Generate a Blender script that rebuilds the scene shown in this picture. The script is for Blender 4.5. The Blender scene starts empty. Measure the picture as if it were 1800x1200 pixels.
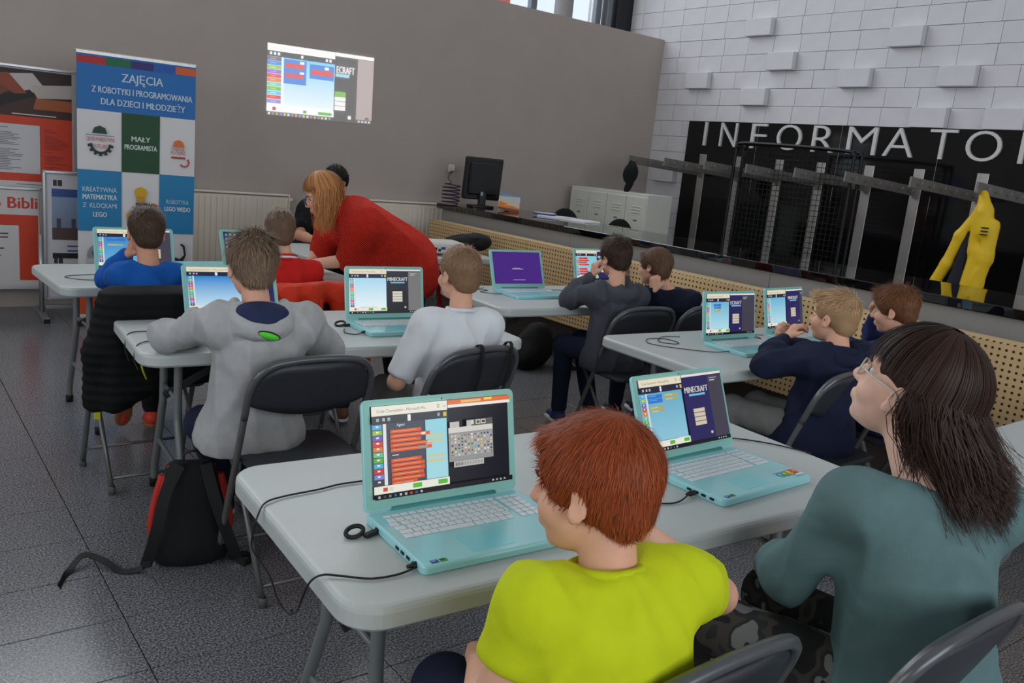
import bpy, bmesh, math, random
import numpy as np
from mathutils import Vector, Matrix, Euler

SC = bpy.context.scene
COL = SC.collection
rng = np.random.default_rng(7)
random.seed(7)
R_ = math.radians

# ------------------------------------------------------------------ camera
def make_camera():
    yaw, pitch, roll = R_(37.97), R_(11.92), R_(5.62)
    fwd = Vector((math.sin(yaw)*math.cos(pitch), math.cos(yaw)*math.cos(pitch), -math.sin(pitch)))
    right = Vector((math.cos(yaw), -math.sin(yaw), 0)); up = right.cross(fwd)
    r = math.cos(roll)*right + math.sin(roll)*up
    u = -math.sin(roll)*right + math.cos(roll)*up
    m = Matrix((r, u, -fwd)).transposed().to_4x4(); m.translation = (0, 0, 1.5)
    cd = bpy.data.cameras.new('camera'); cd.sensor_width = 36; cd.lens = 36*1500/1800; cd.clip_start = .02
    c = bpy.data.objects.new('camera', cd); COL.objects.link(c); c.matrix_world = m
    SC.camera = c
make_camera()

# ------------------------------------------------------------------ sky, daylight, exposure
w = bpy.data.worlds.new('sky'); SC.world = w; w.use_nodes = True
w.node_tree.nodes['Background'].inputs[0].default_value = (.75, .86, 1, 1)
w.node_tree.nodes['Background'].inputs[1].default_value = 2.6
def area(name, loc, target, sx, sy, power, color=(1, 1, 1)):
    l = bpy.data.lights.new(name, 'AREA'); l.shape = 'RECTANGLE'; l.size = sx; l.size_y = sy
    l.energy = power; l.color = color
    o = bpy.data.objects.new(name, l); COL.objects.link(o); o.location = loc
    o.rotation_euler = (Vector(target)-Vector(loc)).to_track_quat('-Z', 'Y').to_euler()
    return o
# daylight through the high window band behind the back wall, plus added fill lamps outside the unseen rear and left windows
area('daylight_clerestory', (1.9, 9.3, 5.6), (1.9, 3.0, 1.2), 11.5, 3.4, 740, (.93, .97, 1))
area('added_fill_rear', (1.5, -4.4, 2.6), (2.2, 3.5, 1.0), 7.0, 2.6, 430, (.93, .97, 1))
area('added_fill_left', (-4.4, 2.0, 2.6), (3, 3.0, 1.0), 6.0, 2.6, 190, (.93, .97, 1))
vs = SC.view_settings
vs.view_transform = 'Standard'; vs.look = 'None'; vs.gamma = 1; vs.use_curve_mapping = False; vs.exposure = -1.13

# ------------------------------------------------------------------ helpers: colour, materials
def lin(c):
    return tuple(((v/255)/12.92 if v/255 <= .04045 else ((v/255+.055)/1.055)**2.4) for v in c[:3])
def mat(name, rgb, rough=.5, metal=0., var=0., vscale=6., bump=0., bscale=60., spec=.5, coat=0., stretch=None, rgb2=None):
    m = bpy.data.materials.new(name); m.use_nodes = True
    nt = m.node_tree; b = nt.nodes['Principled BSDF']
    c = lin(rgb)
    b.inputs['Base Color'].default_value = (*c, 1); b.inputs['Roughness'].default_value = rough
    b.inputs['Metallic'].default_value = metal; b.inputs['Specular IOR Level'].default_value = spec
    if coat: b.inputs['Coat Weight'].default_value = coat; b.inputs['Coat Roughness'].default_value = .08
    if var or bump:
        tc = nt.nodes.new('ShaderNodeTexCoord'); mp = nt.nodes.new('ShaderNodeMapping')
        nt.links.new(tc.outputs['Object'], mp.inputs[0])
        if stretch: mp.inputs['Scale'].default_value = stretch
    if var:
        n = nt.nodes.new('ShaderNodeTexNoise'); n.inputs['Scale'].default_value = vscale; n.inputs['Detail'].default_value = 5
        nt.links.new(mp.outputs[0], n.inputs['Vector'])
        r = nt.nodes.new('ShaderNodeValToRGB')
        c2 = lin(rgb2) if rgb2 else c
        r.color_ramp.elements[0].position = .3; r.color_ramp.elements[1].position = .7
        r.color_ramp.elements[0].color = (*[v*(1-var) for v in c], 1)
        r.color_ramp.elements[1].color = (*[min(1, v*(1+var)) for v in c2], 1)
        nt.links.new(n.outputs['Fac'], r.inputs[0]); nt.links.new(r.outputs[0], b.inputs['Base Color'])
    if bump:
        n2 = nt.nodes.new('ShaderNodeTexNoise'); n2.inputs['Scale'].default_value = bscale; n2.inputs['Detail'].default_value = 3
        nt.links.new(mp.outputs[0], n2.inputs['Vector'])
        bp = nt.nodes.new('ShaderNodeBump'); bp.inputs['Strength'].default_value = bump; bp.inputs['Distance'].default_value = .004
        nt.links.new(n2.outputs['Fac'], bp.inputs['Height']); nt.links.new(bp.outputs[0], b.inputs['Normal'])
    return m
def print_mat(name, rough=.5, emit=0., base=1., spec=.5):
    """flat print / screen picture read from the face colours"""
    m = bpy.data.materials.new(name); m.use_nodes = True; nt = m.node_tree; b = nt.nodes['Principled BSDF']
    a = nt.nodes.new('ShaderNodeVertexColor'); a.layer_name = 'Col'
    b.inputs['Roughness'].default_value = rough; b.inputs['Specular IOR Level'].default_value = spec
    if base == 1: nt.links.new(a.outputs[0], b.inputs['Base Color'])
    else: b.inputs['Base Color'].default_value = (base, base, base, 1)
    if emit:
        nt.links.new(a.outputs[0], b.inputs['Emission Color']); b.inputs['Emission Strength'].default_value = emit
    return m

# ------------------------------------------------------------------ helpers: objects
def tag(o, label, cat, group=None):
    o['label'] = label; o['category'] = cat
    if group: o['group'] = group
    return o
def thing(name, label, cat, loc=(0, 0, 0), rz=0., group=None):
    o = bpy.data.objects.new(name, None); COL.objects.link(o); o.empty_display_size = .1
    o.location = loc; o.rotation_euler = (0, 0, rz)
    return tag(o, label, cat, group)
def link(name, me, parent=None, loc=None, rot=None):
    o = bpy.data.objects.new(name, me); COL.objects.link(o)
    if parent is not None: o.parent = parent
    if loc is not None: o.location = loc
    if rot is not None: o.rotation_euler = rot
    return o
def rotz(a):
    c, s = math.cos(a), math.sin(a); return np.array([[c, -s, 0], [s, c, 0], [0, 0, 1.]])
def rotx(a):
    c, s = math.cos(a), math.sin(a); return np.array([[1, 0, 0], [0, c, -s], [0, s, c]])
def roty(a):
    c, s = math.cos(a), math.sin(a); return np.array([[c, 0, s], [0, 1, 0], [-s, 0, c]])

class MB:
    """collects simple shapes for ONE mesh"""
    def __init__(s): s.v = []; s.f = []; s.sm = []
    def add(s, v, f, smooth=False):
        o = len(s.v); s.v += [tuple(map(float, p)) for p in v]; s.f += [tuple(i+o for i in q) for q in f]; s.sm += [smooth]*len(f)
        return s
    def box(s, c, d, R=None, bev=0.):
        x, y, z = [k/2 for k in d]
        if bev <= 0:
            v = [(-x,-y,-z),(x,-y,-z),(x,y,-z),(-x,y,-z),(-x,-y,z),(x,-y,z),(x,y,z),(-x,y,z)]
            f = [(0,3,2,1),(4,5,6,7),(0,1,5,4),(1,2,6,5),(2,3,7,6),(3,0,4,7)]
        else:
            b = min(bev, x*.99, y*.99, z*.99); v = []; f = []
            idx = {}
            for i in (-1, 1):
                for j in (-1, 1):
                    for k in (-1, 1):
                        for ax in range(3):
                            p = [i*(x-b), j*(y-b), k*(z-b)]; p[ax] = (i*x, j*y, k*z)[ax]
                            idx[(i,j,k,ax)] = len(v); v.append(tuple(p))
            for ax in range(3):
                a1, a2 = [(1,2),(2,0),(0,1)][ax]
                for sg in (-1, 1):
                    q = []
                    for (p1, p2) in ((-1,-1),(1,-1),(1,1),(-1,1)):
                        t = [0,0,0]; t[ax] = sg; t[a1] = p1; t[a2] = p2; q.append(idx[(*t, ax)])
                    f.append(tuple(q if sg > 0 else q[::-1]))
            for ax in range(3):
                a1, a2 = [(1,2),(2,0),(0,1)][ax]
                for p1 in (-1, 1):
                    for p2 in (-1, 1):
                        t0 = [0,0,0]; t0[a1] = p1; t0[a2] = p2; t1 = list(t0); t0[ax] = -1; t1[ax] = 1
                        q = [idx[(*t0,a1)], idx[(*t1,a1)], idx[(*t1,a2)], idx[(*t0,a2)]]
                        f.append(tuple(q if p1*p2 < 0 else q[::-1]))
            for i in (-1, 1):
                for j in (-1, 1):
                    for k in (-1, 1):
                        q = (idx[(i,j,k,0)], idx[(i,j,k,1)], idx[(i,j,k,2)]); f.append(q if i*j*k > 0 else q[::-1])
        v = np.array(v)
        if R is not None: v = v @ np.asarray(R).T
        return s.add(v+np.array(c), f)
    def tube(s, pts, r, n=8, closed=False, cap=True, flat=None):
        P = np.array(pts, float); m = len(P); r = np.broadcast_to(np.array(r, float), (m,))
        T = np.zeros_like(P)
        for i in range(m):
            a = P[(i-1) % m] if (closed or i > 0) else P[i]; b = P[(i+1) % m] if (closed or i < m-1) else P[i]
            T[i] = (b-a)/(np.linalg.norm(b-a)+1e-12)
        up = np.array([0, 0, 1.]) if abs(T[0][2]) < .9 else np.array([1., 0, 0])
        N = np.cross(T[0], up); N /= np.linalg.norm(N); v = []; f = []
        for i in range(m):
            N = N-T[i]*np.dot(N, T[i]); N /= np.linalg.norm(N)+1e-12; B = np.cross(T[i], N)
            for k in range(n):
                a = 2*math.pi*k/n; fl = 1 if flat is None else flat
                v.append(P[i]+r[i]*(math.cos(a)*N+fl*math.sin(a)*B))
        for i in range(m if closed else m-1):
            for k in range(n):
                a, b = i*n+k, i*n+(k+1) % n; c, d = ((i+1) % m)*n+(k+1) % n, ((i+1) % m)*n+k
                f.append((a, b, c, d))
        s.add(v, f, True)
        if cap and not closed:
            o = len(s.v)-len(v)
            s.f += [tuple(o+k for k in range(n))[::-1], tuple(o+(m-1)*n+k for k in range(n))]; s.sm += [False, False]
        return s
    def prism(s, outline, z0, z1, bev=0., R=None, t=(0, 0, 0), nb=2):
        """outline (x,y) CCW extruded in z; top edge rounded by bev"""
        o = np.array(outline, float); n = len(o); rings = []
        ctr = o.mean(0)
        nx = np.roll(o, -1, 0)-np.roll(o, 1, 0); nr = np.stack([nx[:, 1], -nx[:, 0]], 1); nr /= np.linalg.norm(nr, axis=1)[:, None]+1e-12
        prof = [(0, z0), (0, z1)] if bev <= 0 else [(bev*.6, z0), (0, z0+bev*.6)]+[(bev*(1-math.cos(a)), z1-bev+bev*math.sin(a)) for a in [math.pi/2*i/nb for i in range(nb+1)]]
        for ins, z in prof: rings.append(np.column_stack([o-nr*ins, np.full(n, z)]))
        v = np.concatenate(rings); f = []
        for i in range(len(prof)-1):
            for k in range(n): f.append((i*n+k, i*n+(k+1) % n, (i+1)*n+(k+1) % n, (i+1)*n+k))
        f.append(tuple(range(n))[::-1]); f.append(tuple((len(prof)-1)*n+k for k in range(n)))
        if R is not None: v = v @ np.asarray(R).T
        return s.add(v+np.array(t), f)
    def lathe(s, prof, c=(0, 0, 0), n=20, R=None):
        v = []; f = []
        for r, z in prof:
            for k in range(n): a = 2*math.pi*k/n; v.append((r*math.cos(a), r*math.sin(a), z))
        for i in range(len(prof)-1):
            for k in range(n): f.append((i*n+k, i*n+(k+1) % n, (i+1)*n+(k+1) % n, (i+1)*n+k))
        v = np.array(v)
        if R is not None: v = v @ np.asarray(R).T
        return s.add(v+np.array(c), f, True)
    def ell(s, c, r, R=None, n=12, m=8):
        v = []; f = []
        for i in range(m+1):
            th = math.pi*i/m
            for k in range(n): a = 2*math.pi*k/n; v.append((r[0]*math.sin(th)*math.cos(a), r[1]*math.sin(th)*math.sin(a), -r[2]*math.cos(th)))
        for i in range(m):
            for k in range(n): f.append((i*n+k, i*n+(k+1) % n, (i+1)*n+(k+1) % n, (i+1)*n+k))
        v = np.array(v)
        if R is not None: v = v @ np.asarray(R).T
        return s.add(v+np.array(c), f, True)
    def mesh(s, name, m=None):
        me = bpy.data.meshes.new(name); me.from_pydata(s.v, [], s.f); me.polygons.foreach_set('use_smooth', s.sm)
        if m: me.materials.append(m)
        me.update(); return me
    def build(s, name, m=None, parent=None, loc=None, rot=None):
        return link(name, s.mesh(name, m), parent, loc, rot)
def rrect(w, d, r, n=6, cx=0, cy=0):
    o = []
    for sx, sy, a0 in ((1, 1, 0), (-1, 1, 90), (-1, -1, 180), (1, -1, 270)):
        for i in range(n+1):
            a = R_(a0+90*i/n); o.append((cx+sx*(w/2-r)+r*math.cos(a), cy+sy*(d/2-r)+r*math.sin(a)))
    return o
def spline(pts, n=8):
    P = np.array(pts, float); out = []
    Q = np.vstack([2*P[0]-P[1], P, 2*P[-1]-P[-2]])
    for i in range(1, len(Q)-2):
        for t in np.linspace(0, 1, n, endpoint=False):
            a, b, c, d = Q[i-1], Q[i], Q[i+1], Q[i+2]
            out.append(.5*((2*b)+(-a+c)*t+(2*a-5*b+4*c-d)*t*t+(-a+3*b-3*c+d)*t**3))
    out.append(P[-1]); return np.array(out)

# ------------------------------------------------------------------ helpers: flat print with lettering
_txt = {}
def text_geo(s, font=None):
    if s in _txt: return _txt[s]
    cu = bpy.data.curves.new('t', 'FONT'); cu.body = s; cu.size = 1; cu.resolution_u = 5 if len(s) < 2 else 2; cu.offset = -.012 if len(s) < 2 else 0
    o = bpy.data.objects.new('t', cu); COL.objects.link(o)
    dg = bpy.context.evaluated_depsgraph_get(); me = o.evaluated_get(dg).to_mesh()
    v = np.array([p.co[:2] for p in me.vertices]) if len(me.vertices) else np.zeros((0, 2))
    f = [tuple(p.vertices) for p in me.polygons]
    o.evaluated_get(dg).to_mesh_clear(); bpy.data.objects.remove(o); bpy.data.curves.remove(cu)
    _txt[s] = (v, f); return v, f
class Print:
    """coloured flat shapes on the local XZ plane, facing -Y; x right, z up (metres)"""
    def __init__(s, step=.0003): s.v = []; s.f = []; s.c = []; s.l = 0; s.step = step
    def poly(s, pts, rgb, cols=None, up=1):
        s.l += up; o = len(s.v); s.v += [(x, -s.l*s.step, z) for x, z in pts]; n = len(pts)
        s.f.append(tuple(range(o, o+n))); s.c.append([lin(c) for c in cols] if cols else [lin(rgb)]*n); return s
    def rect(s, x0, z0, x1, z1, rgb, rgb_top=None, up=1):
        return s.poly([(x0, z0), (x1, z0), (x1, z1), (x0, z1)], rgb, [rgb, rgb, rgb_top, rgb_top] if rgb_top else None, up)
    def disc(s, x, z, r, rgb, n=16, rz=None, up=1):
        return s.poly([(x+r*math.cos(2*math.pi*i/n), z+(rz or r)*math.sin(2*math.pi*i/n)) for i in range(n)], rgb, None, up)
    def text(s, t, x, z, h, rgb, al='l', width=None, bold=0., shear=0.):
        v, f = text_geo(t)
        if not len(v): return s
        x0, x1 = v[:, 0].min(), v[:, 0].max(); k = h/.70; kx = k
        if width: kx = width/(x1-x0)
        off = {'l': 0, 'c': -(x1-x0)/2*kx, 'r': -(x1-x0)*kx}[al]
        for bx in ((0,) if not bold else (-bold, 0, bold)):
            s.l += 1; o = len(s.v)
            s.v += [(x+off+(p[0]-x0)*kx+p[1]*k*shear+bx, -s.l*s.step, z+p[1]*k) for p in v]
            for q in f: s.f.append(tuple(i+o for i in q)); s.c.append([lin(rgb)]*len(q))
        return s
    def lines(s, x0, z0, x1, z1, n, rgb, th=.4, ragged=.4, seed=1):
        """small print too fine to read"""
        r = random.Random(seed); s.l += 1; dz = (z1-z0)/n
        for i in range(n):
            if r.random() < .12: continue
            zz = z1-(i+.5)*dz; xe = x0+(x1-x0)*(1-ragged*r.random())
            s.rect(x0, zz-dz*th/2, xe, zz+dz*th/2, rgb, up=0)
        return s
    def mesh(s, name, m):
        me = bpy.data.meshes.new(name); me.from_pydata(s.v, [], s.f)
        ca = me.color_attributes.new('Col', 'FLOAT_COLOR', 'CORNER')
        d = np.array([(*c, 1) for q in s.c for c in q], dtype=np.float32).ravel(); ca.data.foreach_set('color', d)
        me.materials.append(m); me.update(); return me
    def build(s, name, m, parent=None, loc=None, rot=None): return link(name, s.mesh(name, m), parent, loc, rot)

# ------------------------------------------------------------------ helpers: smooth organic surfaces
def cone(a, b, ra, rb): return ('c', np.array(a, float), np.array(b, float), ra, rb)
def ell(c, r, R=None, sub=False): return ('s' if sub else 'e', np.array(c, float), np.array(r, float), np.eye(3) if R is None else np.asarray(R))
def _eval(p, P):
    if p[0] == 'c':
        _, a, b, ra, rb = p; d = b-a; L2 = d@d+1e-12
        t = np.clip(((P-a)@d)/L2, 0, 1)
        q = P-a-t[..., None]*d
        return np.sqrt((q*q).sum(-1))-(ra+t*(rb-ra))
    _, c, r, R = p; q = (P-c)@R
    k0 = np.sqrt(((q/r)**2).sum(-1)); k1 = np.sqrt(((q/(r*r))**2).sum(-1))+1e-9
    return k0*(k0-1)/k1
def sdf(prims, vox, k=.02, fold=None, cuts=None):
    """surface of the smooth union of round cones and ellipsoids -> verts, quads"""
    lo = np.full(3, 1e9); hi = -lo; bb = []
    for p in prims:
        if p[0] == 'c': l = np.minimum(p[1]-p[3], p[2]-p[4]); h = np.maximum(p[1]+p[3], p[2]+p[4])
        else:
            e = np.sqrt(((p[3]*p[2])**2).sum(1)); l, h = p[1]-e, p[1]+e
        bb.append((l, h))
        if p[0] != 's': lo = np.minimum(lo, l); hi = np.maximum(hi, h)
    pad = k*.6+2.5*vox+.008; lo = lo-pad; n = np.ceil((hi+pad-lo)/vox).astype(int)+1
    F = np.full(n, .2, dtype=np.float32)
    for p, (l, h) in zip(prims, bb):
        kk = k if len(p) < 6 else p[5]
        i0 = np.clip(np.floor((l-pad-lo)/vox).astype(int), 0, n); i1 = np.clip(np.ceil((h+pad-lo)/vox).astype(int)+1, 0, n)
        if (i1 <= i0).any(): continue
        ax = [lo[a]+vox*np.arange(i0[a], i1[a]) for a in range(3)]
        G = np.stack(np.meshgrid(*ax, indexing='ij'), -1)
        d = _eval(p, G).astype(np.float32); sl = tuple(slice(i0[a], i1[a]) for a in range(3)); f = F[sl]
        if p[0] == 's':
            d = -d; hh = np.maximum(kk-np.abs(f-d), 0)/kk; F[sl] = np.maximum(f, d)+hh*hh*kk*.25
        else:
            hh = np.maximum(kk-np.abs(f-d), 0)/kk; F[sl] = np.minimum(f, d)-hh*hh*kk*.25
    if fold or cuts:
        ax = [lo[a]+vox*np.arange(n[a]) for a in range(3)]
        G = np.stack(np.meshgrid(*ax, indexing='ij'), -1)
        if fold: F = F+fold(G).astype(np.float32)
        if cuts:
            for pt, nn in cuts: F = np.maximum(F, ((G-np.array(pt))@np.array(nn)).astype(np.float32))
    ins = F < 0
    cs = np.zeros(tuple(np.array(F.shape)-1), np.int8)
    for dx in (0, 1):
        for dy in (0, 1):
            for dz in (0, 1): cs += ins[dx:F.shape[0]-1+dx, dy:F.shape[1]-1+dy, dz:F.shape[2]-1+dz]
    act = np.argwhere((cs > 0) & (cs < 8)); ids = np.full(cs.shape, -1, np.int64); ids[tuple(act.T)] = np.arange(len(act))
    acc = np.zeros((len(act), 3)); cnt = np.zeros(len(act))
    cor = [(dx, dy, dz) for dx in (0, 1) for dy in (0, 1) for dz in (0, 1)]
    fv = {c: F[act[:, 0]+c[0], act[:, 1]+c[1], act[:, 2]+c[2]] for c in cor}
    for c in cor:
        for a in range(3):
            if c[a]: continue
            d = list(c); d[a] = 1; d = tuple(d); f0, f1 = fv[c], fv[d]; mk = (f0 < 0) != (f1 < 0)
            t = np.where(mk, f0/(f0-f1+1e-12), 0)
            pt = np.tile(np.array(c, float), (len(act), 1)); pt[:, a] += t
            acc[mk] += pt[mk]; cnt[mk] += 1
    V = lo+vox*(act+acc/cnt[:, None]); Q = []
    for a in range(3):
        b, c = (a+1) % 3, (a+2) % 3
        s0 = [slice(None)]*3; s1 = [slice(None)]*3; s0[a] = slice(0, -1); s1[a] = slice(1, None)
        e = np.argwhere(ins[tuple(s0)] != ins[tuple(s1)])
        e = e[(e[:, b] > 0) & (e[:, c] > 0) & (e[:, b] < cs.shape[b]) & (e[:, c] < cs.shape[c])]
        if not len(e): continue
        sg = ins[tuple(s0)][tuple(e.T)]
        def g(db, dc): q = e.copy(); q[:, b] += db; q[:, c] += dc; return ids[tuple(q.T)]
        q = np.stack([g(-1, -1), g(0, -1), g(0, 0), g(-1, 0)], 1)
        q[~sg] = q[~sg][:, ::-1]; Q.append(q)
    return V, np.concatenate(Q)
def raw_mesh(name, V, Q, m=None, smooth=True, cols=None):
    me = bpy.data.meshes.new(name); nv, nf = len(V), len(Q); k = Q.shape[1]
    me.vertices.add(nv); me.vertices.foreach_set('co', np.asarray(V, np.float32).ravel())
    me.loops.add(nf*k); me.loops.foreach_set('vertex_index', np.asarray(Q, np.int32).ravel())
    me.polygons.add(nf); me.polygons.foreach_set('loop_start', np.arange(0, nf*k, k, dtype=np.int32))
    me.update(calc_edges=True); me.polygons.foreach_set('use_smooth', np.full(nf, smooth))
    if cols is not None:
        ca = me.color_attributes.new('Col', 'FLOAT_COLOR', 'POINT'); ca.data.foreach_set('color', np.asarray(cols, np.float32).ravel())
    if m: me.materials.append(m)
    me.validate(); return me
def organic(name, prims, m, parent, origin, vox=.008, k=.02, fold=None, cuts=None):
    V, Q = sdf(prims, vox, k, fold, cuts)
    return link(name, raw_mesh(name, V-np.array(origin), Q, m), parent), V, Q
def wrinkle(amp, scale=1., seed=0, up=.6):
    """soft cloth folds: warped ridges that come and go"""
    r = np.random.default_rng(seed); K = r.normal(size=(4, 3))*np.array([1, 1, up]); K = K/np.linalg.norm(K, axis=1)[:, None]*42*scale; ph = r.uniform(0, 6.28, 8)
    Wk = r.normal(size=(3, 3))*9*scale; Mk = r.normal(size=(4, 3))*7
    def f(G):
        H = G+np.sin(G@Wk.T+ph[:3])*.022; o = 0
        for i in range(4): o = o+(.5+.5*np.sin(H@Mk[i]+ph[4+i]))*(1-np.abs(np.sin(H@K[i]+ph[i])))**1.6
        return -amp*(o-.55)
    return f
# ================================================================== the setting
def struct(o): o['kind'] = 'structure'; return o
M_wall = mat('painted_plaster', (184, 173, 165), .85, var=.03, vscale=3, bump=.15, bscale=180)
M_block = mat('white_painted_block', (220, 218, 222), .75, var=.04, vscale=4, bump=.25, bscale=120)
M_joint = mat('block_joint', (176, 176, 178), .9)
M_white = mat('white_ceiling', (225, 225, 222), .9)
M_black = mat('black_laminate', (12, 12, 14), .08, spec=.5)
M_steel = mat('brushed_steel', (188, 184, 180), .38, .85, var=.08, vscale=30, stretch=(1, 1, .05))
M_dsteel = mat('dark_steel_rail', (128, 124, 120), .5, .15, var=.1, vscale=20)
M_frame = mat('grey_window_frame', (120, 126, 132), .4, .5)
M_dframe = mat('dark_window_post', (34, 38, 44), .4, .3)
M_glass = bpy.data.materials.new('window_glass'); M_glass.use_nodes = True
_nt = M_glass.node_tree; _nt.nodes.remove(_nt.nodes['Principled BSDF'])
_t = _nt.nodes.new('ShaderNodeBsdfTransparent'); _g = _nt.nodes.new('ShaderNodeBsdfGlossy'); _g.inputs['Roughness'].default_value = .02
_m = _nt.nodes.new('ShaderNodeMixShader'); _m.inputs[0].default_value = .06
_nt.links.new(_t.outputs[0], _m.inputs[1]); _nt.links.new(_g.outputs[0], _m.inputs[2])
_nt.links.new(_m.outputs[0], _nt.nodes['Material Output'].inputs['Surface'])

def granite():
    m = bpy.data.materials.new('polished_granite'); m.use_nodes = True; nt = m.node_tree; b = nt.nodes['Principled BSDF']
    g = nt.nodes.new('ShaderNodeNewGeometry')
    n = nt.nodes.new('ShaderNodeTexNoise'); n.inputs['Scale'].default_value = 150; n.inputs['Detail'].default_value = 2.5; n.inputs['Roughness'].default_value = .6
    v = nt.nodes.new('ShaderNodeTexVoronoi'); v.inputs['Scale'].default_value = 190
    l = nt.nodes.new('ShaderNodeTexNoise'); l.inputs['Scale'].default_value = 1.3; l.inputs['Detail'].default_value = 3
    for t in (n, v, l): nt.links.new(g.outputs['Position'], t.inputs['Vector'])
    r = nt.nodes.new('ShaderNodeValToRGB'); e = r.color_ramp.elements
    e[0].position = .36; e[0].color = (*lin((66, 66, 70)), 1); e[1].position = .66; e[1].color = (*lin((178, 178, 182)), 1)
    x = e.new(.5); x.color = (*lin((122, 122, 126)), 1)
    nt.links.new(n.outputs['Fac'], r.inputs[0])
    mx = nt.nodes.new('ShaderNodeMixRGB'); mx.blend_type = 'MULTIPLY'; mx.inputs[0].default_value = .35
    nt.links.new(r.outputs[0], mx.inputs[1])
    r2 = nt.nodes.new('ShaderNodeValToRGB'); r2.color_ramp.elements[0].color = (.5, .5, .5, 1)
    nt.links.new(v.outputs['Color'], r2.inputs[0]); nt.links.new(r2.outputs[0], mx.inputs[2])
    mx2 = nt.nodes.new('ShaderNodeMixRGB'); mx2.blend_type = 'MULTIPLY'; mx2.inputs[0].default_value = .2
    nt.links.new(mx.outputs[0], mx2.inputs[1]); nt.links.new(l.outputs['Fac'], mx2.inputs[2])
    nt.links.new(mx2.outputs[0], b.inputs['Base Color'])
    b.inputs['Roughness'].default_value = .2; b.inputs['Specular IOR Level'].default_value = .5
    return m
M_gran = granite(); M_grout = mat('dark_grout', (48, 48, 52), .8)

# --- floor: grout bed and granite tiles
floor = struct(MB().box((1.9, 2.3, -.06), (12.4, 13.6, .1)).build('floor', M_grout))
TX, TY, AX, AY = .6, .308, .595, 2.27
tile_me = MB().box((0, 0, 0), (TX-.0035, TY-.0035, .0105), bev=.0012).mesh('tile', M_gran)
rest = MB()
ix0 = math.floor((-4.2-AX)/TX); iy0 = math.floor((-4.4-AY)/TY)
for i in range(ix0, ix0+21):
    for j in range(iy0, iy0+45):
        x, y = AX+(i+.5)*TX, AY+(j+.5)*TY
        if x > 7.9 or y > 9 or x < -4.1 or y < -4.3: continue
        inview = (-.05 < x < 4.35 and 1.0 < y < 7.6 and x > .02*y-.3) and y > .55*x
        if inview: link('tile', tile_me, floor, (x, y, -.0052))
        else: rest.box((x, y, -.0052), (TX-.0035, TY-.0035, .0105))
o = rest.build('tile_field', M_gran, floor); o['kind'] = 'stuff'

# --- back wall (low), window band above it
wb = MB().box((1.9, 7.75, 1.54), (11.8, .3, 3.08)).build('wall_back', M_wall); struct(wb)
struct(MB().box((1.9, 8.05, 3.0), (12.2, .5, .1)).build('trim_1', M_wall))
wl = MB()
wl.box((-4.1, 2.3, .75), (.2, 13.6, 1.5)).box((-4.1, 2.3, 5.45), (.2, 13.6, 3.1)).box((-4.1, -3.0, 2.7), (.2, 3.0, 2.4)).box((-4.1, 7.0, 2.7), (.2, 4.0, 2.4))
struct(wl.build('wall_left', M_wall))
wr = MB()
wr.box((1.9, -4.1, .6), (12.2, .2, 1.2)).box((1.9, -4.1, 5.5), (12.2, .2, 3.0)).box((-3.2, -4.1, 2.6), (2.0, .2, 2.8)).box((6.5, -4.1, 2.6), (3.0, .2, 2.8))
struct(wr.build('wall_rear', M_wall))
struct(MB().box((1.9, 2.6, 7.1), (12.4, 13.8, .2)).build('ceiling', M_white))
def window(n, c0, c1, horizontal, zs, posts, depth=.08):
    o = bpy.data.objects.new('window_%d' % n, None); COL.objects.link(o); o['kind'] = 'structure'
    z0, z1 = zs
    for k, p in enumerate(posts):
        d = (.09, depth, z1-z0) if horizontal else (depth, .09, z1-z0)
        c = (p, c0, (z0+z1)/2) if horizontal else (c0, p, (z0+z1)/2)
        MB().box(c, d, bev=.008).build('mullion', M_frame, o)
    L0, L1 = posts[0], posts[-1]
    for z in (z0+.03, (z0+z1)/2, z1-.03):
        d = (L1-L0, depth*.9, .07) if horizontal else (depth*.9, L1-L0, .07)
        c = ((L0+L1)/2, c0, z) if horizontal else (c0, (L0+L1)/2, z)
        MB().box(c, d).build('transom', M_frame, o)
    for a, b in zip(posts[:-1], posts[1:]):
        d = (b-a-.09, .006, z1-z0-.1) if horizontal else (.006, b-a-.09, z1-z0-.1)
        c = ((a+b)/2, c0, (z0+z1)/2) if horizontal else (c0, (a+b)/2, (z0+z1)/2)
        MB().box(c, d).build('pane', M_glass, o)
    return o
w1 = window(1, 8.35, None, True, (2.85, 6.9), [-3.9, -2.5, -1.1, .3, 1.7, 3.1, 4.5, 6.33, 7.33])
for x in (6.68,):
    MB().lathe([(.11, 3.02), (.11, 6.95)], (x, 8.2, 0), 20).build('column', mat('grey_column', (150, 150, 150), .5, .2), w1)
for x in (7.60, 7.73):
    MB().box((x, 8.28, 5.0), (.13, .16, 3.95), bev=.01).build('post', M_dframe, w1)
MB().box((7.45, 8.3, 5.0), (.08, .12, 3.95), bev=.01).build('post', M_frame, w1)
window(2, -4.1, None, True, (1.2, 4.0), [-2.2, -.4, 1.4, 3.2, 5.0])  # unseen rear window, added so the fill light can enter
window(3, -4.1, None, False, (1.5, 3.9), [-1.5, .1, 1.7, 3.3, 5.0])  # unseen left window, added for the side fill
# brick house across the street, seen through the high window
hs = thing('brick_building', 'red brick building outside, glimpsed through the high window', 'building', (9.6, 16, 0))
MB().box((-1.6, 0, 5.0), (5.6, 2, 10.0)).build('wall', mat('red_brick', (186, 92, 66), .9, var=.2, vscale=8), hs)
MB().box((-1.6, 0, 10.1), (6.0, 2.3, .25)).build('cornice', M_white, hs)

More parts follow.
